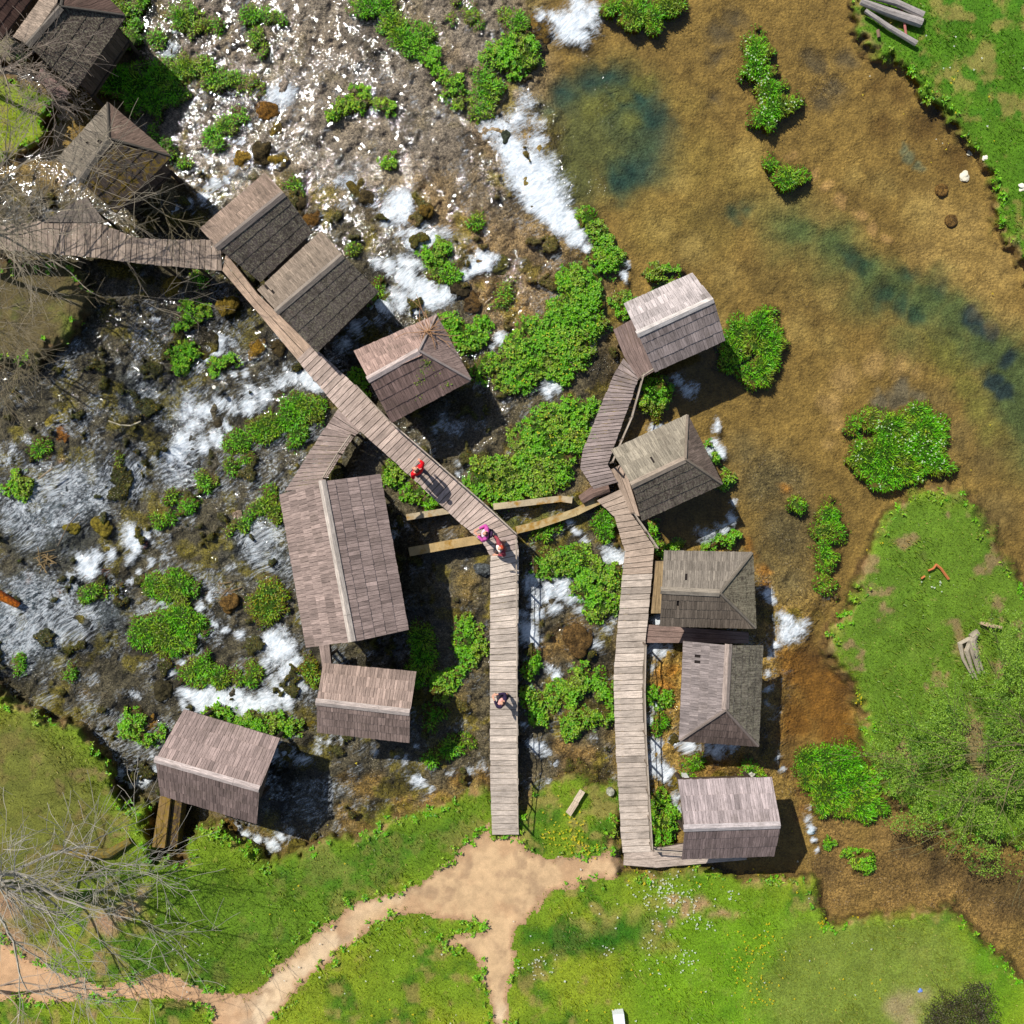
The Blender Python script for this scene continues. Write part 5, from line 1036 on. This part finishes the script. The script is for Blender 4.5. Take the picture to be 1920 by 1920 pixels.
flowers('white_flowers', "white daisies scattered over the lawns", [(1225, 1670, 34, 90), (1270, 1680, 30, 75), (1290, 1700, 18, 26), (1240, 1692, 20, 30), (1300, 1725, 18, 28), (1330, 1735, 10, 14), (1375, 1678, 10, 16), (1235, 1735, 18, 18), (1285, 1800, 26, 30), (1275, 1795, 14, 14), (1000, 1805, 22, 34), (1025, 1820, 30, 20), (1135, 1785, 16, 12), (1215, 1775, 18, 16),
    (1230, 1815, 12, 8), (1200, 1760, 150, 60), (340, 1750, 80, 26), (360, 1820, 60, 16), (300, 1690, 80, 16), (800, 1800, 150, 24), (700, 1850, 100, 18), (1800, 120, 160, 30), (1755, 1095, 20, 14), (1500, 1750, 200, 24)], (236, 240, 226), .05, 52, 'flowers')

# ------------------------------------------------------------------ bare and leafy trees
def grow(base, dirv, L, rad, depth, segs, rr, spread=.55, up=.0, nsub=(3, 5), taper=.8, minr=.006, lim=None):
    """recursive limbs; appends (p, q, r0, r1)"""
    p = np.array(base, float); d = np.array(dirv, float); d /= np.linalg.norm(d); k = max(3, int(L / .35)); step = L / k; pts = [p]; r0 = rad
    for i in range(k):
        d = d + rr.randn(3) * .13 + np.array([0, 0, up * .05]); d /= np.linalg.norm(d); q = p + d * step; r1 = rad * (1 - .75 * (i + 1) / k)
        segs.append((p, q, max(r0, minr), max(r1, minr))); p = q; r0 = r1; pts.append((p, d))
    if depth <= 0: return
    for _ in range(rr.randint(nsub[0], nsub[1] + 1)):
        i = rr.randint(max(1, k // 4), k + 1); q, dd = pts[i] if i else (pts[0], d)
        v = dd + rr.randn(3) * spread; v[2] *= .75
        grow(q, v, L * rr.uniform(.45, .75), rad * (1 - .75 * i / k) * .7, depth - 1, segs, rr, spread, up, nsub, taper, minr)
def seg_mesh(segs, n=3):
    S = len(segs); A = np.array([s[0] for s in segs]); B = np.array([s[1] for s in segs]); ra = np.array([s[2] for s in segs]); rb = np.array([s[3] for s in segs])
    d = B - A; d /= np.linalg.norm(d, axis=1)[:, None] + 1e-9; u = np.where(np.abs(d[:, 2:3]) < .9, np.array([[0, 0, 1.0]]), np.array([[1.0, 0, 0]]))
    x = np.cross(d, u); x /= np.linalg.norm(x, axis=1)[:, None]; y = np.cross(x, d); V = []
    for P_, r_ in ((A, ra), (B, rb)):
        for k in range(n):
            a = 2 * math.pi * k / n; V.append(P_ + (x * math.cos(a) + y * math.sin(a)) * r_[:, None])
    V = np.stack(V, 1).reshape(-1, 3); i = np.arange(S)[:, None] * 2 * n
    F = np.concatenate([i + np.array([[k, (k + 1) % n, n + (k + 1) % n, n + k]]) for k in range(n)])
    return V, F
def bare_tree(label, base, trunk_top, limbs, seed, colr, depth=4, trad=.22, subs=(3, 5), minr=.007, name='bare_tree', group='bare leafless trees on the left'):
    rr = np.random.RandomState(seed); R = root(name, base, label, 'tree', group)
    t = MB(); b = np.array(base, float); tt = np.array(trunk_top, float); mid = (b + tt) / 2 + np.array([.15, -.1, 0])
    t.tube([b - np.array([0, 0, .2]), mid, tt], [trad * 1.3, trad, trad * .75], lin(colr), 9, .15); t.build('trunk', M['wood'], R)
    segs = []
    for (tx, ty, tz_, L_) in limbs:
        tgt = P(tx, ty, tz_); d = tgt - tt; L = np.linalg.norm(d)
        grow(tt, d, L * L_, trad * .62, depth, segs, rr, .5, .0, subs, minr=minr)
    V, F = seg_mesh(segs); c = lin(colr) * (1 + (rr.rand(len(segs), 1) - .5) * .5); c = np.repeat(c, 6, 0)
    mesh_obj('crown', V, F, M['cloth'], R, col=np.clip(c, 0, 1))
    return R, segs
bare_tree("large pale bare tree reaching in over the lower left lawn", P(-70, 1640, .2), P(-30, 1650, 3.4), [(60, 1652, 5.2, .95), (120, 1690, 5.6, 1.0), (150, 1560, 6.2, 1.0), (220, 1600, 6.0, .8), (90, 1830, 5.4, .95), (10, 1500, 6.0, 1.0), (140, 1720, 4.8, .9), (60, 1610, 5.6, .9)], 11, (172, 164, 150), depth=3, trad=.14, subs=(4, 5), minr=.0075)
bare_tree("slim bare branches arching over the left path", P(-40, 1860, .2), P(-10, 1850, 1.8), [(110, 1842, 2.6, 1.0), (150, 1855, 2.4, .9), (40, 1890, 2.5, .9)], 13, (186, 160, 138), depth=2, trad=.07, subs=(3, 4), minr=.008)
bare_tree("grey bare tree spreading over the mossy hut and left plank walkway", P(-90, 470, -.1), P(-60, 430, 2.6), [(120, 340, 5.0, 1.0), (170, 400, 5.0, .85), (60, 250, 5.4, .9), (150, 320, 4.6, .9), (220, 390, 4.2, .85), (60, 180, 5.2, .9), (100, 450, 4.4, .8), (20, 350, 5.2, .9)], 17, (150, 138, 118), depth=3, trad=.11, subs=(4, 5), minr=.0075)
bare_tree("brown bare tree tangled over the left stream bank below the walkway", P(-90, 640, -.3), P(-60, 600, 1.8), [(60, 530, 2.6, .9), (90, 620, 2.6, .9), (40, 700, 2.8, .9), (110, 560, 2.2, .8), (60, 760, 2.0, .8)], 19, (128, 116, 92), depth=3, trad=.09, subs=(4, 5), minr=.008)
bare_tree("bare bushy tree beside the dark hut at the upper left", P(-40, 150, 0), P(0, 130, 1.4), [(50, 105, 2.6, 1.0), (80, 140, 2.6, 1.0), (40, 180, 2.2, 1.0), (100, 130, 3.0, .8), (120, 170, 2.8, .8), (20, 90, 2.6, .9)], 23, (140, 126, 112), depth=3, trad=.08, subs=(4, 5), minr=.008)
bare_tree("small bare shrub leaning on the walkway by the first twin roof", P(285, 395, -.4), P(290, 390, .5), [(250, 360, 1.8, 1.0), (330, 400, 1.8, 1.0), (300, 420, 1.6, 1.0), (350, 430, 1.4, 1.0), (230, 410, 1.6, 1.0), (280, 330, 1.8, .9)], 29, (118, 108, 84), depth=2, trad=.05, subs=(4, 6), minr=.008, name='bare_shrub')
# leafy tree at the lower right
def leafy(name, label, base, tt, blobs, nleaf, pals, seed, trad, colr, lsz=(.05, .11), zr=(2.6, 4.6), cat='tree'):
    rr = np.random.RandomState(seed); R = root(name, base, label, cat); t = MB(); b = np.array(base, float); tt = np.array(tt, float)
    t.tube([b - np.array([0, 0, .2]), (b + tt) / 2 + np.array([.1, .05, 0]), tt], [trad * 1.25, trad, trad * .8], lin(colr), 9, .15); t.build('trunk', M['wood'], R)
    segs = []
    for (x, y, r_) in blobs:
        q = P(x, y, rr.uniform(*zr)); grow(tt, q - tt, np.linalg.norm(q - tt), trad * .45, 2, segs, rr, .5, 0, (3, 4), minr=.008)
    V, F = seg_mesh(segs); mesh_obj('limbs', V, F, M['cloth'], R, col=np.broadcast_to(lin(colr), V.shape))
    wts = np.array([b_[2] ** 2 for b_ in blobs], float); wts /= wts.sum(); k = rr.choice(len(blobs), nleaf, p=wts); B_ = np.array(blobs, float)[k]
    ang = rr.uniform(0, 6.28, nleaf); rad_ = np.sqrt(rr.rand(nleaf)) * B_[:, 2] * (1 + rr.randn(nleaf) * .08); x = B_[:, 0] + rad_ * np.cos(ang); y = B_[:, 1] + rad_ * np.sin(ang)
    dn = fbm(x, y, 34, 4, seed + 5); keep = dn > (.38 + .16 * rr.rand(nleaf)); x, y, B_ = x[keep], y[keep], B_[keep]; n = len(x)
    e = np.clip(1 - (np.hypot(x - B_[:, 0], y - B_[:, 1]) / B_[:, 2]) ** 2, 0, 1); z = zr[0] + (zr[1] - zr[0]) * (e ** .5) * rr.rand(n) ** .7 + (fbm(x, y, 28, 2, seed + 9) - .5) * 1.2
    # leaves come in small sprays
    m_ = 4; X = np.repeat(x, m_) + rr.randn(n * m_) * 3.2; Y = np.repeat(y, m_) + rr.randn(n * m_) * 3.2; Z = np.repeat(z, m_) + rr.randn(n * m_) * .06; n = len(X)
    V, F, Cc = leaves(PA(X, Y, Z), rr.uniform(0, 6.28, n), rr.uniform(*lsz, n), rr.uniform(lsz[0] * .55, lsz[1] * .5, n), rr.uniform(-.5, .8, n), pal(pals, n, X, Y, rr, .3))
    mesh_obj('crown', V, F, M['leaf'], R, col=Cc); return R
leafy('leafy_tree', "sparse light green leafy tree filling the lower right edge", P(1990, 1400, .2), P(1950, 1400, 2.2),
      [(1900, 1300, 90), (1840, 1360, 100), (1900, 1430, 110), (1780, 1420, 90), (1720, 1450, 70), (1820, 1500, 100), (1900, 1550, 90), (1760, 1520, 70), (1850, 1590, 50), (1930, 1500, 110), (1690, 1390, 60), (1700, 1510, 55), (1980, 1350, 130), (1760, 1340, 60), (1890, 1200, 60), (1980, 1500, 120)],
      12500, [(84, 122, 26), (120, 160, 38), (152, 186, 54), (100, 140, 30)], 61, .08, (104, 98, 66), lsz=(.05, .11), zr=(1.2, 2.8))
leafy('dark_bush', "dark brown twiggy bush with few leaves at the bottom right edge", P(1800, 1925, .2), P(1805, 1905, .9),
      [(1800, 1890, 45), (1830, 1880, 38), (1770, 1905, 38), (1840, 1910, 38), (1800, 1935, 60), (1750, 1930, 30)], 1500, [(66, 58, 42), (92, 96, 36), (60, 50, 38)], 67, .08, (70, 58, 46), zr=(1.0, 1.9), cat='bush')

# vine and twigs on the vine grown roof
rr = np.random.RandomState(71); segs = []
c0 = P(803, 622, 2.95)
for a in np.linspace(0, 6.28, 17): grow(c0 + rr.randn(3) * .05, (math.cos(a), math.sin(a), -.25 + rr.rand() * .3), rr.uniform(.4, .95), .02, 1, segs, rr, .5, 0, (1, 2), minr=.010)
V, F = seg_mesh(segs, 4); tag(mesh_obj('dry_twigs', V, F, M['cloth'], col=np.broadcast_to(lin((168, 128, 92)), V.shape)), "tangle of dry tan twigs on the hip of the brown mill roof", 'twigs')
q = np.random.RandomState(73); X, Y, Z = [], [], []
for pts in ([(790, 680), (797, 690), (808, 696), (820, 702), (832, 708), (840, 713)], [(796, 688), (790, 700), (785, 712), (780, 718)], [(795, 682), (803, 678)], [(792, 738), (782, 743), (772, 745)], [(832, 708), (836, 720), (842, 706)]):
    p = np.array(pts, float); t = q.rand(120 if pts[0][1] < 730 and len(pts) > 3 else 40); s_ = np.interp(t, np.linspace(0, 1, len(p)), p[:, 0]); u = np.interp(t, np.linspace(0, 1, len(p)), p[:, 1])
    X.append(s_ + q.randn(len(t)) * 4.5); Y.append(u + q.randn(len(t)) * 4.5)
X = np.concatenate(X); Y = np.concatenate(Y); n = len(X)
zz = 3.2 - .34 * np.hypot(0, 1) * np.clip(((Y - 684) * .86 + (X - 740) * .48 - 5) / 66, 0, 1) * 2.6 * .9 + .06; zz = np.maximum(zz, 2.3)
V, F, Cc = leaves(PA(X, Y, zz), q.uniform(0, 6.28, n), q.uniform(.07, .15, n), q.uniform(.04, .07, n), q.uniform(-.1, .9, n), pal([(120, 150, 26), (150, 166, 40), (90, 120, 20)], n, X, Y, q))
tag(mesh_obj('roof_vine', V, F, M['blade'], col=Cc), "yellow green creeper on the brown hip roofed mill", 'vine')

# ------------------------------------------------------------------ people
def skin_mesh(name, nodes, edges, mat, col, parent, sub=2):
    me = bpy.data.meshes.new(name + '_t'); me.from_pydata([n[0] for n in nodes], edges, []); o = bpy.data.objects.new(name + '_t', me); COL.objects.link(o)
    sk = o.modifiers.new('s', 'SKIN'); sk.use_smooth_shade = True
    for i, n in enumerate(nodes):
        r = n[1]; me.skin_vertices[0].data[i].radius = (r, r) if np.isscalar(r) else r; me.skin_vertices[0].data[i].use_root = (i == 0)
    ss = o.modifiers.new('u', 'SUBSURF'); ss.levels = sub; ss.render_levels = sub
    dg = bpy.context.evaluated_depsgraph_get(); m2 = bpy.data.meshes.new_from_object(o.evaluated_get(dg)); bpy.data.objects.remove(o)
    m2.name = name; a = m2.attributes.new('Col', 'FLOAT_COLOR', 'POINT'); c = np.ones((len(m2.vertices), 4), np.float32); c[:, :3] = lin(col); a.data.foreach_set('color', c.ravel())
    m2.materials.clear(); m2.materials.append(mat); q = bpy.data.objects.new(name, m2); COL.objects.link(q); q.parent = parent; return q
def person(label, px, py, z, ang, shirt, trous, hair, skinc=(214, 160, 132), arms='walk', sc=1.0, bag=None, hood=None, stride=.18):
    """ang: heading in degrees on the ground plane (0 = +x, 90 = +y)"""
    base = P(px, py, z); R = root('person', base, label, 'person'); R.rotation_euler = (0, 0, math.radians(ang - 90)); R.scale = (sc, sc, sc)
    st = stride
    hipL, hipR = (-.095, 0, .90), (.095, 0, .90); kL, kR = (-.1, st * .7, .50), (.1, -st * .2, .49); aL, aR = (-.1, st * .9, .08), (.1, -st * 1.1, .10); tL, tR = (-.11, st * .9 + .15, .035), (.11, -st * 1.1 + .15, .04)
    if arms == 'walk': eL, eR, wL, wR = (-.27, -.06, 1.12), (.27, .04, 1.12), (-.26, .02, .88), (.26, .2, .92)
    elif arms == 'hold': eL, eR, wL, wR = (-.27, .06, 1.12), (.27, .06, 1.12), (-.1, .3, 1.16), (.1, .3, 1.16)
    else: eL, eR, wL, wR = (-.3, .0, 1.14), (.34, -.02, 1.2), (-.18, .24, 1.1), (.5, .1, 1.1)
    n = [((0, 0, .95), (.15, .11)), ((0, 0, 1.12), (.13, .09)), ((0, -.01, 1.32), (.16, .10)), ((0, 0, 1.44), (.10, .08)), ((0, .01, 1.50), .052), ((0, .02, 1.56), .06), ((0, .03, 1.63), (.078, .092)), ((0, .015, 1.71), (.072, .086)),
         ((0, .115, 1.615), .018), ((-.17, 0, 1.40), .06), (eL, .042), (wL, .028), ((.17, 0, 1.40), .06), (eR, .042), (wR, .028),
         (hipL, .09), (kL, .06), (aL, .04), (tL, (.045, .03)), (hipR, .09), (kR, .06), (aR, .04), (tR, (.045, .03))]
    e = [(0, 1), (1, 2), (2, 3), (3, 4), (4, 5), (5, 6), (6, 7), (6, 8), (2, 9), (9, 10), (10, 11), (2, 12), (12, 13), (13, 14), (0, 15), (15, 16), (16, 17), (17, 18), (0, 19), (19, 20), (20, 21), (21, 22)]
    for (wi, w_, e_, sg) in ((11, wL, eL, -1), (14, wR, eR, 1)):
        w_ = np.array(w_); d = w_ - np.array(e_); d /= np.linalg.norm(d); s_ = np.cross(d, (0, 0, 1)); s_ /= np.linalg.norm(s_); pc = w_ + d * .05; pi = len(n); n.append((tuple(pc), (.034, .016))); e.append((wi, pi))
        for j, ln in enumerate((.062, .075, .07, .055)):
            o_ = s_ * (j - 1.5) * .019; p1 = pc + d * .04 + o_; p2 = p1 + d * ln * .55 - np.array([0, 0, .008]); p3 = p2 + d * ln * .4 - np.array([0, 0, .02])
            b0 = len(n); n += [(tuple(p1), .0085), (tuple(p2), .008), (tuple(p3), .007)]; e += [(pi, b0), (b0, b0 + 1), (b0 + 1, b0 + 2)]
        p1 = pc + s_ * sg * -.034 + d * .008; p2 = p1 + s_ * sg * -.018 + d * .035; b0 = len(n); n += [(tuple(p1), .010), (tuple(p2), .009)]; e += [(pi, b0), (b0, b0 + 1)]
    skin_mesh('body', n, e, M['cloth'], skinc, R)
    sn = [((0, 0, .93), (.19, .15)), ((0, 0, 1.12), (.175, .14)), ((0, -.01, 1.33), (.205, .15)), ((0, 0, 1.445), (.10, .08)), ((-.19, 0, 1.40), .078), (eL, .062), (tuple(np.array(eL) * .12 + np.array(wL) * .88), .046), ((.19, 0, 1.40), .078), (eR, .062), (tuple(np.array(eR) * .12 + np.array(wR) * .88), .046)]
    skin_mesh('jacket', sn, [(0, 1), (1, 2), (2, 3), (2, 4), (4, 5), (5, 6), (2, 7), (7, 8), (8, 9)], M['cloth'], shirt, R)
    tn = [((0, 0, .96), (.16, .12)), (hipL, .105), (kL, .078), ((aL[0], aL[1], aL[2] + .04), .06), (hipR, .105), (kR, .078), ((aR[0], aR[1], aR[2] + .04), .06)]
    skin_mesh('trousers', tn, [(0, 1), (1, 2), (2, 3), (0, 4), (4, 5), (5, 6)], M['cloth'], trous, R)
    for a_, t_ in ((aL, tL), (aR, tR)):
        skin_mesh('shoe', [((a_[0], a_[1] - .03, .045), (.05, .045)), ((t_[0], t_[1], .04), (.048, .036))], [(0, 1)], M['cloth'], (60, 52, 50), R, 1)
    hn = [((0, -.01, 1.70), (.092, .10)), ((0, -.045, 1.62), (.088, .06)), ((0, -.06, 1.52), (.07, .04))]
    skin_mesh('hair', hn, [(0, 1), (1, 2)], M['cloth'], hair, R)
    if bag: skin_mesh('backpack' , [((0, -.17, 1.12), (.14, .08)), ((0, -.18, 1.34), (.13, .07))], [(0, 1)], M['cloth'], bag, R)
    if hood: skin_mesh('scarf', [((-.14, .06, 1.44), .06), ((0, .10, 1.42), .07), ((.14, .06, 1.44), .06)], [(0, 1), (1, 2)], M['cloth'], hood, R)
    return R
person("person in a bright red jacket and grey trousers on the diagonal boardwalk", 790, 885, .985, 135, (214, 16, 30), (86, 82, 92), (62, 40, 34), arms='walk', sc=1.25)
person("person in a magenta top and pale pink sleeves beside the boardwalk corner", 913, 999, .985, 170, (196, 84, 158), (60, 52, 74), (58, 26, 34), bag=(66, 44, 70), arms='hold', sc=1.15, hood=(240, 200, 214))
person("person in dark red holding pale cloth at the boardwalk corner", 940, 1024, .985, 205, (146, 62, 72), (150, 112, 98), (176, 72, 44), arms='wide', sc=1.15, hood=(246, 232, 222))
person("person in a dark purple jacket with pinkish hands on the straight boardwalk", 943, 1303, .93, 150, (48, 36, 62), (66, 58, 66), (40, 26, 30), arms='hold', sc=1.1, hood=(226, 160, 150))
